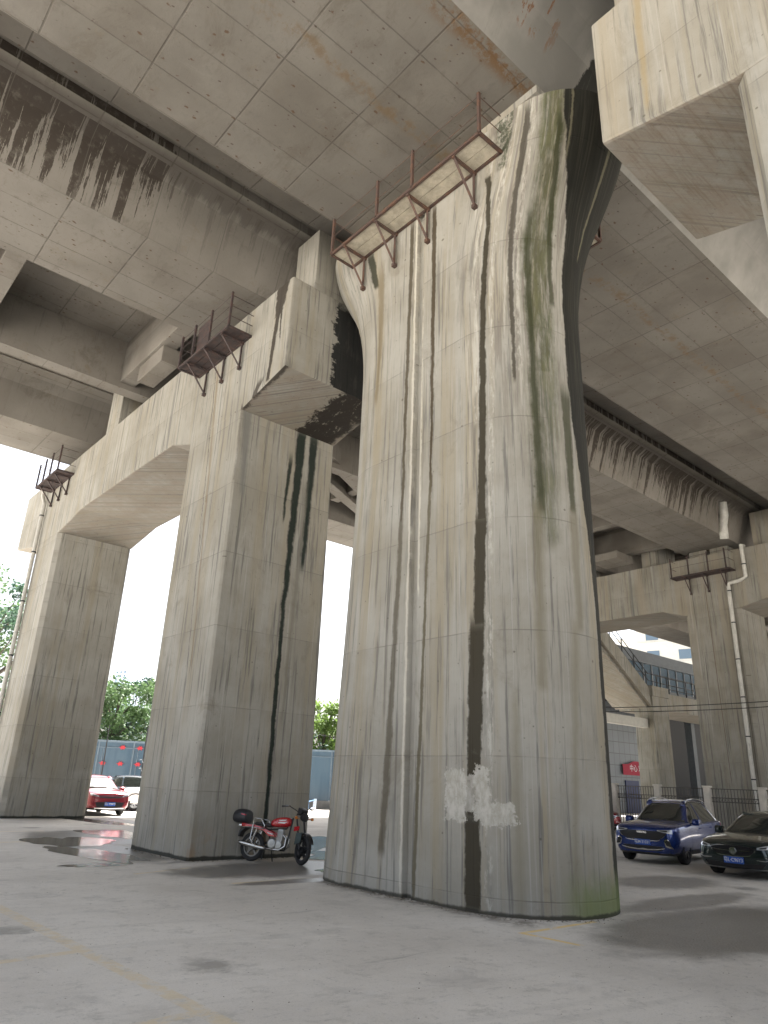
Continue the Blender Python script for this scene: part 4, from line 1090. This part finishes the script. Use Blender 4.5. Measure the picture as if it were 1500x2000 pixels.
    if 'emblem' in fasc:
        z_, R_ = fasc['emblem']; h = bb.ray_cast(Vector((-2, 0, z_)), Vector((1, 0, 0))); x0 = h[0].x - .03
        m = MB(); m.tube([(x0, R_*cos(t*pi/12), z_+R_*sin(t*pi/12)) for t in range(25)], .009, 6, cap=False)
        for dy in (-.035, .0, .035): m.prism([(dy-.018, .045-abs(dy)*.3), (dy+.018, .055-abs(dy)*.3), (dy+.014, -.03), (dy, -.055)], (x0-.01, 0, z_+dy*.3), (1, 0, 0), (0, 1, 0), (0, 0, 1), .012)
        m.lathe([(.001, 0), (R_*.95, 0), (R_*.95, .01), (.001, .01)], (x0+.004, 0, z_), (1, 0, 0), 20)
        m.build('emblem', M_CHROME, root)
    # things on the dashboard, wipers
    return tag(root, label, 'car', group)

def arc(p0, p1, n, bulge, base=0):
    """polyline between p0 and p1 with a vertical bow"""
    return [(p0[0]+(p1[0]-p0[0])*i/n, p0[1]+(p1[1]-p0[1])*i/n + bulge*(1-(2*i/n-1)**2)) for i in range(n+1)]
def side_patches(gh0, roof, belt_f, belt_r, doors, pillars, handles, sill):
    """windows framing, roof skin and door lines shared by all cars. roof: (x0, x1, y)"""
    L = []; x0, x1, yw = roof
    L.append(('roof', 'body', 'g', [(x0, -yw), (x0-.02, 0), (x0, yw)], [(x1, -yw), (x1+.03, 0), (x1, yw)], 'z', (1,), dict(nu=14, nv=10, off=.008, th=.02)))
    for pts in pillars: L.append(('pillar', 'body', 'g', pts[0], pts[1], pts[2], (1, -1), dict(nu=8, nv=2, off=.012, th=.03)))
    for (xa, xb, za, zb) in doors: L.append(('door_seam', M_BLACK, 'b', [(xa, za), (xa+.006, za)], [(xb, zb), (xb+.006, zb)], 'y', (1, -1), dict(nu=1, nv=14, off=.002, th=.01)))
    for (xh, zh) in handles: L.append(('door_handle', 'body', 'b', [(xh, zh+.015), (xh+.16, zh+.012)], [(xh, zh-.015), (xh+.16, zh-.012)], 'y', (1, -1), dict(nu=4, nv=1, off=.035, th=.03)))
    L.append(('sill_trim', M_DARK, 'b', [(sill[0], sill[2]), (sill[1], sill[2])], [(sill[0], .27), (sill[1], .27)], 'y', (1, -1), dict(nu=8, nv=2, off=.012, th=.03)))
    return L
ST_SUV = [(0.0, .32, .50, .74, .82, .50, .62, .58, .42), (.03, .27, .50, .82, .90, .66, .76, .72, .56), (.12, .235, .52, .89, .965, .76, .85, .81, .64), (.3, .22, .54, .94, 1.01, .83, .895, .855, .68),
          (.6, .21, .55, .98, 1.06, .86, .915, .875, .70), (1.0, .21, .55, 1.0, 1.10, .87, .92, .885, .72), (1.4, .21, .56, 1.02, 1.12, .87, .92, .885, .74), (2.4, .21, .58, 1.04, 1.10, .87, .918, .88, .72),
          (3.4, .21, .6, 1.07, 1.12, .87, .92, .885, .72), (4.1, .23, .62, 1.1, 1.15, .86, .91, .87, .7), (4.45, .30, .66, 1.08, 1.13, .80, .86, .82, .64), (4.62, .42, .7, 1.0, 1.06, .62, .72, .68, .5)]
GH_SUV = [(1.22, 1.12, .60, 1.06, .76), (1.5, 1.30, .60, 1.05, .83), (1.85, 1.52, .585, 1.05, .85), (2.15, 1.64, .575, 1.06, .855), (2.7, 1.69, .57, 1.07, .855), (3.4, 1.67, .56, 1.08, .85), (3.95, 1.59, .54, 1.10, .83), (4.25, 1.42, .52, 1.10, .78), (4.48, 1.18, .50, 1.1, .70)]
def suv_side(): return side_patches(None, (2.02, 4.0, .47), 0, 0, [(1.42, 1.36, 1.0, .36), (2.45, 2.43, 1.02, .33), (3.4, 3.3, 1.04, .55)],
    [([(1.28, 1.08), (2.08, 1.66)], [(1.50, 1.08), (2.22, 1.66)], 'y'), ([(2.44, 1.08), (2.46, 1.66)], [(2.53, 1.08), (2.53, 1.66)], 'y'), ([(3.95, 1.08), (3.55, 1.64)], [(4.4, 1.10), (3.98, 1.62)], 'y')],
    [(2.18, .92), (3.12, .94)], (1.35, 3.2, .36))
BLUE = paint('metallic_blue_paint', (.012, .038, .19), .2, .5)
M_GRILLE = spl((.012, .012, .015), .35, name='grille_black'); M_TAIL = spl((.5, .03, .02), .2, name='tail_lamp', coat=1.)
Y2 = (1, -1)
blue_f = dict(cladz=.30, mirror=(1.52, 1.10), mw=.88, plate=(.02, .56, '粤M·31031'), badge=('HAVAL', .075, .815, .03), patches=suv_side() + [
    ('grille', M_GRILLE, 'b', [(-.66, .80), (-.5, .855), (0, .865), (.5, .855), (.66, .80)], [(-.60, .72), (-.44, .63), (0, .615), (.44, .63), (.60, .72)], 'x', (1,), dict(nu=20, nv=6, off=.012, th=.03)),
    ('grille_surround', M_CHROME, 'b', [(-.685, .80), (-.625, .715), (-.46, .622), (0, .605), (.46, .622), (.625, .715), (.685, .80)], [(-.665, .80), (-.60, .72), (-.45, .600), (0, .580), (.45, .600), (.60, .72), (.665, .80)], 'x', (1,), dict(nu=26, nv=1, off=.022, th=.03)),
    ('headlight', M_LAMP, 'b', [(.42, .885), (.60, .895), (.80, .91)], [(.44, .86), (.60, .83), (.82, .80)], 'x', Y2, dict(nu=10, nv=3, off=.012, th=.02)),
    ('headlight_lens', M_BLACK, 'b', [(.50, .88), (.70, .885)], [(.52, .862), (.70, .845)], 'x', Y2, dict(nu=5, nv=2, off=.018, th=.02)),
    ('fog_lamp', M_CHROME, 'b', [(.60, .62), (.67, .68), (.72, .66)], [(.64, .47), (.73, .44), (.82, .42)], 'x', Y2, dict(nu=8, nv=4, off=.014, th=.02)),
    ('fog_lamp', M_BLACK, 'b', [(.63, .61), (.70, .64), (.75, .62)], [(.67, .50), (.74, .48), (.79, .48)], 'x', Y2, dict(nu=8, nv=4, off=.022, th=.02)),
    ('lower_grille', M_GRILLE, 'b', [(-.58, .47), (0, .47), (.58, .47)], [(-.50, .35), (0, .34), (.50, .35)], 'x', (1,), dict(nu=16, nv=3, off=.012, th=.03)),
    ('skid_trim', M_CHROME, 'b', [(-.62, .435), (-.4, .40), (-.15, .385), (0, .40), (.15, .385), (.4, .40), (.62, .435)], [(-.60, .41), (-.4, .375), (-.15, .355), (0, .36), (.15, .355), (.4, .375), (.60, .41)], 'x', (1,), dict(nu=18, nv=1, off=.02, th=.03)),
    ('window_trim', M_CHROME, 'g', [(1.50, 1.10), (2.20, 1.655), (2.9, 1.66), (3.55, 1.63), (3.97, 1.52)], [(1.53, 1.10), (2.21, 1.635), (2.9, 1.64), (3.55, 1.61), (3.94, 1.50)], 'y', Y2, dict(nu=24, nv=1, off=.016, th=.02)),
    ('tail_lamp', M_TAIL, 'b', [(4.2, 1.06), (4.6, 1.04)], [(4.3, .95), (4.6, .93)], 'y', Y2, dict(nu=4, nv=2, off=.012, th=.02)),
    ('bonnet_seam', M_BLACK, 'b', [(.10, .66), (.5, .735), (1.30, .77)], [(.10, .652), (.5, .728), (1.30, .763)], 'z', Y2, dict(nu=10, nv=1, off=.002, th=.01)),
])
thc = radians(8); s_ = .93; fx, fy = 19.6, 11.05
make_car('parked_car', 'blue crossover car with black grille and chrome trim parked before the fence', BLUE, (fx-.93*s_*cos(thc), fy-.93*s_*sin(thc), 0), thc, s_, BLUE, ST_SUV, GH_SUV, (.93, 3.66, .36, .80), blue_f, 'parked cars', roofrails=True)

ST_SED = [(0.0, .27, .42, .60, .68, .46, .60, .55, .40), (.03, .22, .42, .66, .74, .66, .78, .72, .55), (.14, .19, .44, .72, .80, .78, .86, .81, .64), (.35, .18, .46, .79, .85, .83, .895, .85, .68),
          (.7, .17, .48, .84, .90, .86, .91, .87, .72), (1.1, .17, .5, .87, .94, .86, .915, .875, .74), (1.5, .17, .5, .89, .96, .86, .915, .875, .74), (2.6, .17, .52, .91, .95, .86, .915, .875, .72),
          (3.7, .18, .55, .94, .98, .86, .915, .87, .7), (4.3, .22, .58, .95, .99, .84, .89, .85, .66), (4.65, .30, .62, .92, .96, .76, .82, .78, .6), (4.78, .42, .65, .84, .88, .6, .70, .66, .5)]
GH_SED = [(1.30, .97, .60, .90, .76), (1.6, 1.12, .59, .90, .82), (2.0, 1.32, .57, .91, .84), (2.3, 1.41, .56, .92, .845), (2.8, 1.455, .55, .93, .845), (3.3, 1.42, .54, .94, .84), (3.8, 1.26, .53, .95, .82), (4.15, 1.08, .52, .95, .78), (4.3, 1.0, .5, .93, .72)]
GREY = paint('dark_grey_green_paint', (.018, .032, .036), .2, .6)
sed_f = dict(cladz=.20, mirror=(1.72, .98), mw=.87, plate=(.03, .40, '粤L·C96Y3'), emblem=(.595, .075), patches=side_patches(None, (2.25, 3.45, .45), 0, 0, [(1.5, 1.45, .88, .3), (2.55, 2.55, .9, .28), (3.5, 3.35, .92, .5)],
    [([(1.36, .94), (2.22, 1.42)], [(1.55, .94), (2.36, 1.42)], 'y'), ([(2.56, .94), (2.58, 1.42)], [(2.64, .94), (2.64, 1.42)], 'y'), ([(3.75, .96), (3.2, 1.41)], [(4.1, .97), (3.6, 1.36)], 'y')], [(2.3, .80), (3.2, .82)], (1.4, 3.3, .28)) + [
    ('grille', M_GRILLE, 'b', [(-.50, .655), (-.35, .695), (0, .705), (.35, .695), (.50, .655)], [(-.50, .63), (-.36, .52), (0, .495), (.36, .52), (.50, .63)], 'x', (1,), dict(nu=20, nv=6, off=.012, th=.03)),
    ('grille_surround', M_CHROME, 'b', [(-.53, .67), (-.50, .60), (-.37, .515), (0, .487), (.37, .515), (.50, .60), (.53, .67)], [(-.51, .66), (-.485, .60), (-.36, .498), (0, .468), (.36, .498), (.485, .60), (.51, .66)], 'x', (1,), dict(nu=26, nv=1, off=.022, th=.03)),
    ('grille_surround', M_CHROME, 'b', [(-.53, .675), (-.35, .715), (0, .725), (.35, .715), (.53, .675)], [(-.53, .662), (-.35, .700), (0, .71), (.35, .700), (.53, .662)], 'x', (1,), dict(nu=20, nv=1, off=.022, th=.03)),
    ('wing_bar', M_CHROME, 'b', [(.07, .605), (.3, .615), (.50, .64)], [(.07, .59), (.3, .60), (.50, .625)], 'x', Y2, dict(nu=8, nv=1, off=.024, th=.03)),
    ('headlight', M_LAMP, 'b', [(.54, .70), (.68, .735), (.83, .77)], [(.54, .655), (.68, .66), (.84, .68)], 'x', Y2, dict(nu=10, nv=3, off=.012, th=.02)),
    ('headlight_lens', M_BLACK, 'b', [(.60, .70), (.74, .725)], [(.60, .672), (.74, .69)], 'x', Y2, dict(nu=5, nv=2, off=.018, th=.02)),
    ('lower_grille', M_GRILLE, 'b', [(-.70, .36), (0, .33), (.70, .36)], [(-.6, .25), (0, .24), (.6, .25)], 'x', (1,), dict(nu=16, nv=3, off=.012, th=.03)),
    ('lower_trim', M_CHROME, 'b', [(.50, .44), (.70, .43), (.82, .47)], [(.52, .425), (.70, .415), (.82, .455)], 'x', Y2, dict(nu=8, nv=1, off=.014, th=.02)),
    ('lower_trim', M_CHROME, 'b', [(-.72, .245), (0, .225), (.72, .245)], [(-.72, .232), (0, .212), (.72, .232)], 'x', (1,), dict(nu=16, nv=1, off=.016, th=.02)),
    ('window_trim', M_CHROME, 'g', [(1.60, .955), (2.34, 1.405), (2.9, 1.43), (3.5, 1.37), (3.85, 1.22)], [(1.63, .955), (2.35, 1.388), (2.9, 1.413), (3.5, 1.353), (3.83, 1.205)], 'y', Y2, dict(nu=24, nv=1, off=.016, th=.02)),
    ('bonnet_seam', M_BLACK, 'b', [(.10, .60), (.6, .70), (1.35, .74)], [(.10, .593), (.6, .693), (1.35, .733)], 'z', Y2, dict(nu=10, nv=1, off=.002, th=.01)),
])
ths = radians(3)
make_car('parked_car', 'dark grey saloon car with a round emblem, cut off by the right edge', GREY, (17.75, 8.12, 0), ths, .96, GREY, ST_SED, GH_SED, (.95, 3.75, .335, .79), sed_f, 'parked cars')

# red crossover and its white and grey neighbours on the left
REDP = paint('dark_red_paint', (.22, .012, .022), .22, .4)
def scaled(tab, kz, kx=1.): return [tuple([r[0]*kx] + [v*kz if i in (0, 1, 2, 3) else v for i, v in enumerate(r[1:])]) for r in tab]
ST_R = [tuple([r[0]*.945] + [v*.93 for v in r[1:5]] + [v*.975 for v in r[5:]]) for r in ST_SUV]
GH_R = [(r[0]*.945, r[1]*.93, r[2]*.97, r[3]*.93, r[4]*.975) for r in GH_SUV]
def cross_f(plate, extra=()):
    k, q = .93, .945
    side = side_patches(None, (2.02*q, 4.0*q, .46), 0, 0, [(1.42*q, 1.36*q, 1.0*k, .36), (2.45*q, 2.43*q, 1.02*k, .33), (3.4*q, 3.3*q, 1.04*k, .55)],
        [([(1.28*q, 1.08*k), (2.08*q, 1.66*k)], [(1.50*q, 1.08*k), (2.22*q, 1.66*k)], 'y'), ([(2.44*q, 1.08*k), (2.46*q, 1.66*k)], [(2.53*q, 1.08*k), (2.53*q, 1.66*k)], 'y'), ([(3.95*q, 1.08*k), (3.55*q, 1.64*k)], [(4.4*q, 1.10*k), (3.98*q, 1.62*k)], 'y')], [(2.1, .86), (2.95, .88)], (1.3, 3.0, .34))
    return dict(cladz=.30, mirror=(1.45, 1.02), mw=.86, plate=(.02, .46, plate), patches=side + [
        ('grille', M_GRILLE, 'b', [(-.50, .76), (0, .745), (.50, .76)], [(-.45, .70), (0, .68), (.45, .70)], 'x', (1,), dict(nu=12, nv=2, off=.012, th=.03)),
        ('lower_grille', M_GRILLE, 'b', [(-.60, .52), (0, .55), (.60, .52)], [(-.52, .33), (0, .31), (.52, .33)], 'x', (1,), dict(nu=14, nv=4, off=.012, th=.03)),
        ('skid_trim', M_CHROME, 'b', [(-.62, .32), (0, .30), (.62, .32)], [(-.60, .28), (0, .265), (.60, .28)], 'x', (1,), dict(nu=14, nv=1, off=.02, th=.03)),
        ('headlight', M_LAMP, 'b', [(.50, .79), (.68, .84), (.80, .88)], [(.50, .745), (.66, .76), (.80, .79)], 'x', Y2, dict(nu=8, nv=3, off=.012, th=.02)),
        ('headlight_lens', M_BLACK, 'b', [(.58, .79), (.74, .83)], [(.58, .765), (.74, .79)], 'x', Y2, dict(nu=5, nv=2, off=.018, th=.02)),
        ('wheel_arch_trim', M_DARK, 'b', [(.42, .36), (.50, .62), (.68, .76), (.88, .80), (1.08, .76), (1.26, .62), (1.34, .36)], [(.46, .36), (.54, .60), (.70, .72), (.88, .755), (1.06, .72), (1.22, .60), (1.30, .36)], 'y', Y2, dict(nu=18, nv=1, off=.012, th=.03))])
def place_by_front(mid, face):
    """front bumper centre and rear direction"""
    return mid, atan2(face[1], face[0])
# front wheels stand near (13.2, 34.3) and (13.3, 32.2)
make_car('parked_car', 'dark red crossover car seen between the leftmost column and the motorcycle column', REDP, (12.55, 31.5, 0), radians(88), 1., REDP, ST_R, GH_R, (.88, 3.46, .335, .78), cross_f('粤L·Y9M73'), 'parked cars', rimm=M_ALLOY)
WHITE = paint('white_paint', (.70, .70, .68), .3, 0.)
make_car('parked_car', 'white car half hidden behind the motorcycle column, right of the dark red one', WHITE, (14.6, 36.4, 0), radians(-12), 1., WHITE, ST_R, GH_R, (.88, 3.46, .335, .78), cross_f('粤L·A628K'), 'parked cars', rimm=M_ALLOY)
SLATE = paint('slate_grey_paint', (.07, .09, .11), .3, .4)
make_car('parked_car', 'slate grey car behind the red and white ones, against the hoarding', SLATE, (14.2, 40.6, 0), radians(-25), 1., SLATE, ST_R, GH_R, (.88, 3.46, .335, .78), cross_f('粤L·3Q085'), 'parked cars')
make_car('parked_car', 'dark red car far behind the blue crossover, mostly hidden by the central pier', REDP, (30.6, 19.6, 0), radians(60), 1., REDP, ST_SED, GH_SED, (.95, 3.75, .335, .79), dict(sed_f, plate=(.03, .40, '粤L·7D516')), 'parked cars')

# ------------------------------------------------------------------ motorcycle (local x forward, leaning on its side stand)
M_CHR = spl((.55, .55, .54), .22, 1., name='dull_chrome', var=.1); M_ENG = spl((.32, .32, .31), .4, .8, name='engine_alloy', var=.2)
M_DISCR = spl((.20, .19, .175), .5, .6, name='dusty_rim', var=.15)
M_BOX = spl((.022, .024, .03), .4, name='top_box_plastic', var=.1)
rear = Vector((9.33, 15.0, 0)); front = Vector((9.92, 13.9, 0)); d_ = front - rear
root = empty('motorcycle', rear, atan2(d_.y, d_.x)); root.rotation_euler = (radians(-7), 0, atan2(d_.y, d_.x))
WB = d_.length
def MO(mb, name, mat, parent=None, bevel=0, ang=40): o = mb.build(name, mat, parent or root, bevel=bevel); smooth_by_angle(o, ang); return o
def bike_wheel(x, r, w_, steer=0., rimm=M_DISCR, drum=.075):
    t = MB(); t.tube([( (r-w_)*cos(a*pi/20), 0, (r-w_)*sin(a*pi/20)) for a in range(41)], w_, 10, cap=False)
    o = t.build('wheel', M_TYRE, root, smooth=True); o.location = (x, 0, r); o.rotation_euler[2] = steer
    k = MB(); k.lathe([(r-w_*1.5, -.03), (r-w_*2.3, -.03), (r-w_*2.3, .03), (r-w_*1.5, .03), (r-w_*1.5, -.03)], (0, 0, 0), (0, 1, 0), 36)
    k.lathe([(.001, -.06), (drum, -.06), (drum, .06), (.001, .06)], (0, 0, 0), (0, 1, 0), 20)
    for i in range(5):
        a = 2*pi*i/5+.3; k.bar((drum*.8*cos(a), 0, drum*.8*sin(a)), ((r-w_*2.2)*cos(a), 0, (r-w_*2.2)*sin(a)), .045, .04, upv=(0, 1, 0))
    b_ = k.build('rim', rimm, o); smooth_by_angle(b_, 40); return o
bike_wheel(0, .30, .052); ST = -.55
bike_wheel(WB, .295, .042, ST, M_ALLOYD)
# fork turned
cs, sn = cos(ST), sin(ST); head = Vector((WB-.32, 0, .93))
def fk(x, y, z):     # point in the steered frame, origin above the axle
    lx = x; return Vector((WB-.0 + (lx)*cs - y*sn, lx*sn + y*cs, z))
for s in (-1, 1):
    m = MB(); m.tube([fk(0, s*.09, .30), fk(-.10, s*.09, .56), fk(-.27, s*.09, .98)], [.026, .024, .017], 10); MO(m, 'fork_leg', M_BLACK)
m = MB(); m.prism([(-.07, -.05), (.07, -.05), (.06, .05), (-.06, .05)], fk(-.285, 0, 1.0), (0, 0, 1), (cs, sn, 0), (-sn, cs, 0), .03); MO(m, 'yoke', M_BLACK)
m = MB()
for i in range(13):
    a = radians(20 + i*10); a2 = radians(30 + i*10)
    if i == 12: break
    R1 = .345
    vs = [fk(R1*cos(q), w_, .295+R1*sin(q)) for q in (a, a2) for w_ in (-.055, .055)] + [fk((R1-.012)*cos(q), w_, .295+(R1-.012)*sin(q)) for q in (a, a2) for w_ in (-.055, .055)]
    m.add(vs, [(0, 1, 3, 2), (4, 6, 7, 5), (0, 2, 6, 4), (1, 5, 7, 3)])
MO(m, 'front_mudguard', M_BLACK)
m = MB(); m.prism([(-.13, -.10), (.10, -.06), (.13, .14), (-.09, .12)], fk(-.05, -.12, .50), (-sn*-1, cs*-1, 0), (cs, sn, 0), (0, 0, 1), .012)
o = MO(m, 'front_plate', spl((.05, .07, .07), .6, name='plate_face', var=.3))
m = MB(); m.prism([(-.11, .0), (.09, .02), (.09, .10), (-.11, .09)], fk(-.13, -.125, .66), (sn, -cs, 0), (cs, sn, 0), (0, 0, 1), .02); MO(m, 'red_guard', M_RED)
# handlebar, headlamp, meters
hb_ = [fk(-.33, .36, 1.14), fk(-.34, .28, 1.17), fk(-.30, .12, 1.10), fk(-.28, 0, 1.04), fk(-.30, -.12, 1.10), fk(-.34, -.28, 1.17), fk(-.42, -.38, 1.14)]
m = MB(); m.tube(hb_, .011, 8); MO(m, 'handlebar', M_BLACK)
for s in (-1, 1):
    m = MB(); a = fk(-.35, s*.28, 1.17); b_ = fk(-.45, s*.40, 1.15); m.tube([a, b_], .018, 8); MO(m, 'grip', M_BLACK)
    m = MB(); m.tube([fk(-.31, s*.26, 1.17), fk(-.27, s*.33, 1.17), fk(-.33, s*.40, 1.15)], .006, 6); MO(m, 'lever', M_CHR)
m = MB(); m.lathe([(.001, -.10), (.05, -.09), (.085, -.02), (.09, .05), (.001, .065)], fk(-.10, 0, .95), (cs, sn, 0), 20); MO(m, 'headlamp', M_BLACK)
m = MB(); m.prism([(-.09, -.02), (.07, -.03), (.10, .06), (-.06, .12)], fk(-.18, -.09, 1.04), (-sn, cs, 0), (cs, sn, 0), (0, 0, 1), .18); MO(m, 'meter_cowl', M_BLACK, bevel=.015)
for s in (-1, 1):
    m = MB(); m.tube([fk(-.14, s*.10, .92), fk(-.10, s*.20, .93)], [.012, .012], 8); m.lathe([(.001, -.02), (.03, -.01), (.03, .03), (.001, .04)], fk(-.10, s*.21, .93), (cs, sn, 0), 12); MO(m, 'indicator', spl((.5, .16, .02), .3, name='amber'))
# tank
m = loft([(WB-.83, [(0, .74), (.07, .74), (.09, .78), (.07, .84), (0, .86)]), (WB-.78, [(0, .72), (.10, .72), (.125, .78), (.10, .875), (0, .895)]), (WB-.62, [(0, .71), (.12, .71), (.155, .79), (.12, .92), (0, .945)]),
          (WB-.45, [(0, .72), (.11, .72), (.15, .80), (.11, .925), (0, .95)]), (WB-.33, [(0, .76), (.08, .76), (.11, .82), (.08, .90), (0, .92)])])
o = m.build('fuel_tank', M_RED, root); q = o.modifiers.new('s', 'SUBSURF'); q.levels = 2; evaluated(o); smooth_by_angle(o, 60)
tb = BVHTree.FromPolygons([v.co for v in o.data.vertices], [p.vertices for p in o.data.polygons])
M_SILV = spl((.6, .6, .6), .3, name='silver_decal')
for s in (1, -1):
    m = MB(); vs, fs = patch(tb, [(WB-.62, .86), (WB-.42, .88)], [(WB-.56, .84), (WB-.44, .85)], 'y', s, 8, 1, .003, .004); m.add(vs, fs)
    vs, fs = patch(tb, [(WB-.58, .82), (WB-.40, .83)], [(WB-.62, .80), (WB-.46, .79)], 'y', s, 8, 1, .003, .004); m.add(vs, fs); MO(m, 'stripe_decal', M_SILV)
# seat and tail
m = loft([(-.02, [(0, .74), (.08, .74), (.10, .77), (.08, .80), (0, .81)]), (.15, [(0, .73), (.10, .73), (.125, .77), (.10, .81), (0, .815)]), (.35, [(0, .70), (.10, .70), (.125, .74), (.10, .78), (0, .785)]), (WB-.78, [(0, .70), (.06, .70), (.075, .75), (.06, .79), (0, .80)])])
o = m.build('seat', M_BLACK, root); q = o.modifiers.new('s', 'SUBSURF'); q.levels = 2; evaluated(o); smooth_by_angle(o, 60)
for s in (-1, 1):
    m = MB(); m.prism([(-.28, .76), (.15, .72), (.36, .66), (WB-.72, .60), (WB-.66, .52), (.44, .52), (.30, .62), (.05, .66), (-.28, .70)], (0, s*.115, 0), (0, s, 0), (1, 0, 0), (0, 0, 1), .03); MO(m, 'side_cover', M_RED, bevel=.01)
    m = MB(); m.prism([(.40, .60), (.56, .57), (.53, .555), (.42, .58)], (0, s*.147, 0), (0, s, 0), (1, 0, 0), (0, 0, 1), .004); MO(m, 'stripe_decal', M_SILV)
    m = MB(); m.tube([(-.36, s*.13, .68), (.02, s*.17, .68), (.30, s*.17, .66), (.33, s*.17, .72), (.22, s*.17, .86), (.05, s*.17, .87), (.03, s*.17, .72), (.02, s*.20, .45), (.10, s*.20, .35), (.20, s*.19, .30), (.60, s*.15, .26)], .012, 8); MO(m, 'guard_rail', M_CHR)
    m = MB(); m.tube([(0, s*.09, .30), (.12, s*.13, .66)], [.028, .02], 10); m.tube([(.01, s*.09, .34), (.09, s*.125, .57)], .034, 10); MO(m, 'rear_shock', M_CHR)
m = MB(); m.prism([(-.36, .73), (-.02, .73), (-.02, .70), (-.36, .70)], (0, -.12, 0), (0, 1, 0), (1, 0, 0), (0, 0, 1), .24); MO(m, 'luggage_rack', M_CHR)
m = MB(); m.prism([(-.24, .70), (-.34, .60), (-.36, .48), (-.33, .48), (-.30, .58), (-.16, .68)], (0, -.09, 0), (0, 1, 0), (1, 0, 0), (0, 0, 1), .18); MO(m, 'rear_mudguard', M_BLACK)
# top box
m = loft([(-.56, [(0, .80), (.11, .80), (.15, .86), (.14, .95), (0, .97)]), (-.54, [(0, .77), (.15, .77), (.19, .86), (.17, 1.0), (0, 1.03)]), (-.40, [(0, .75), (.17, .75), (.21, .87), (.19, 1.05), (0, 1.08)]), (-.22, [(0, .75), (.17, .75), (.21, .87), (.19, 1.04), (0, 1.06)]), (-.17, [(0, .77), (.13, .77), (.17, .86), (.15, .99), (0, 1.01)])])
o = m.build('top_box', M_BOX, root); q = o.modifiers.new('s', 'SUBSURF'); q.levels = 2; evaluated(o); smooth_by_angle(o, 60)
tb = BVHTree.FromPolygons([v.co for v in o.data.vertices], [p.vertices for p in o.data.polygons])
m = MB()
for s in (1, -1): vs, fs = patch(tb, [(-.53, .905), (-.19, .915)], [(-.53, .893), (-.19, .903)], 'y', s, 10, 1, .004, .005); m.add(vs, fs)
q = m.build('lid_seam', M_DARK, o)
m = MB()
for s in (1, -1): vs, fs = patch(tb, [(-.30, .955), (-.19, .935)], [(-.30, .925), (-.19, .912)], 'y', s, 6, 1, .004, .005); m.add(vs, fs)
m.build('red_reflector', M_RED, o)
# frame, engine, exhaust
m = MB(); m.tube([head, (WB-.45, 0, .70), (.35, 0, .66), (-.10, 0, .72)], .018, 8); m.tube([head, (WB-.38, 0, .55), (WB-.45, 0, .26), (.42, 0, .26), (.38, 0, .62)], .018, 8)
m.tube([(.40, .07, .32), (0, .09, .30)], .018, 8); m.tube([(.40, -.07, .32), (0, -.09, .30)], .018, 8); MO(m, 'frame', M_BLACK)
m = MB(); m.lathe([(.001, -.12), (.09, -.12), (.12, -.09), (.12, .09), (.09, .12), (.001, .12)], (.52, 0, .38), (0, 1, 0), 20)
m.lathe([(.001, -.10), (.075, -.10), (.09, -.07), (.09, .07), (.075, .10), (.001, .10)], (.68, 0, .36), (0, 1, 0), 20)
for k in range(9): m.box(.585 + k*.004, .745 + k*.004, -.075, .075, .46+k*.022, .472+k*.022)
m.box(.62, .74, -.055, .055, .42, .68); m.box(.44, .74, -.09, .09, .27, .45); MO(m, 'engine', M_ENG, bevel=.004)
for s in (-1, 1):
    m = MB(); m.tube([(.74, s*.05, .58), (.85, s*.07, .50), (.84, s*.09, .34), (.72, s*.12, .26), (.40, s*.15, .27)], .018, 10); m.tube([(.42, s*.15, .27), (.30, s*.16, .28), (-.22, s*.17, .36), (-.28, s*.17, .37)], [.02, .042, .045, .03], 14); MO(m, 'exhaust', M_CHR)
m = MB(); m.tube([(.42, .12, .25), (.40, .28, .0)], .012, 8); m.tube([(.44, -.22, .27), (.44, .22, .27)], .014, 8); m.tube([(.30, -.02, .25), (.26, .0, .05)], .014, 8); MO(m, 'stand', M_BLACK)
m = MB(); m.lathe([(.001, -.012), (.085, -.012), (.085, .012), (.001, .012)], (0, .075, .30), (0, 1, 0), 20); m.bar((0, .08, .34), (.50, .08, .43), .02, .05); m.bar((0, .08, .25), (.50, .08, .32), .02, .03); MO(m, 'chain_guard', M_BLACK)
tag(root, 'red motorcycle with a black top box leaning by the foot of the stained column', 'motorcycle')
# drooped front tyre contact keeps the bike upright on its stand

# ------------------------------------------------------------------ grit and dead leaves gathered at the feet of the piers
rnd = random.Random(44); gm = MB()
def grit_at(x, y, s):
    a = rnd.uniform(0, 6.28); vs = []
    for k in range(5): t = a + 2*pi*k/5; vs.append((x+s*cos(t)*rnd.uniform(.5, 1), y+s*sin(t)*rnd.uniform(.5, 1), .006+rnd.uniform(0, s*.4)))
    vs.append((x, y, .006+s*.5)); gm.add(vs, [(k, (k+1) % 5, 5) for k in range(5)])
for i in range(420):
    u = rnd.uniform(-1.8, 3.6); off = abs(rnd.gauss(0, .10)) + .03
    if u < 1.3: grit_at(XF-off, YM-u, rnd.uniform(.006, .022))
    else:
        th = (u-1.3)/RC; grit_at(XC-(RC+off)*cos(th), YM-1.3-(RC+off)*sin(th), rnd.uniform(.006, .022))
for i in range(260):
    t = rnd.random(); off = abs(rnd.gauss(0, .10)) + .03
    if t < .45: grit_at(8.0-off, rnd.uniform(15.4, 18.4), rnd.uniform(.01, .03))
    else: grit_at(rnd.uniform(8, 11.1), 15.42-off, rnd.uniform(.01, .03))
for i in range(500): grit_at(rnd.uniform(1.5, 14), rnd.uniform(2.5, 14), rnd.uniform(.004, .012))
tag(gm.build('leaf_litter', spl((.09, .07, .045), .9, name='dead_leaf_grit', var=.3), recalc=False), 'dark grit and dead leaf crumbs on the ground round the pier feet', 'litter', kind='stuff')
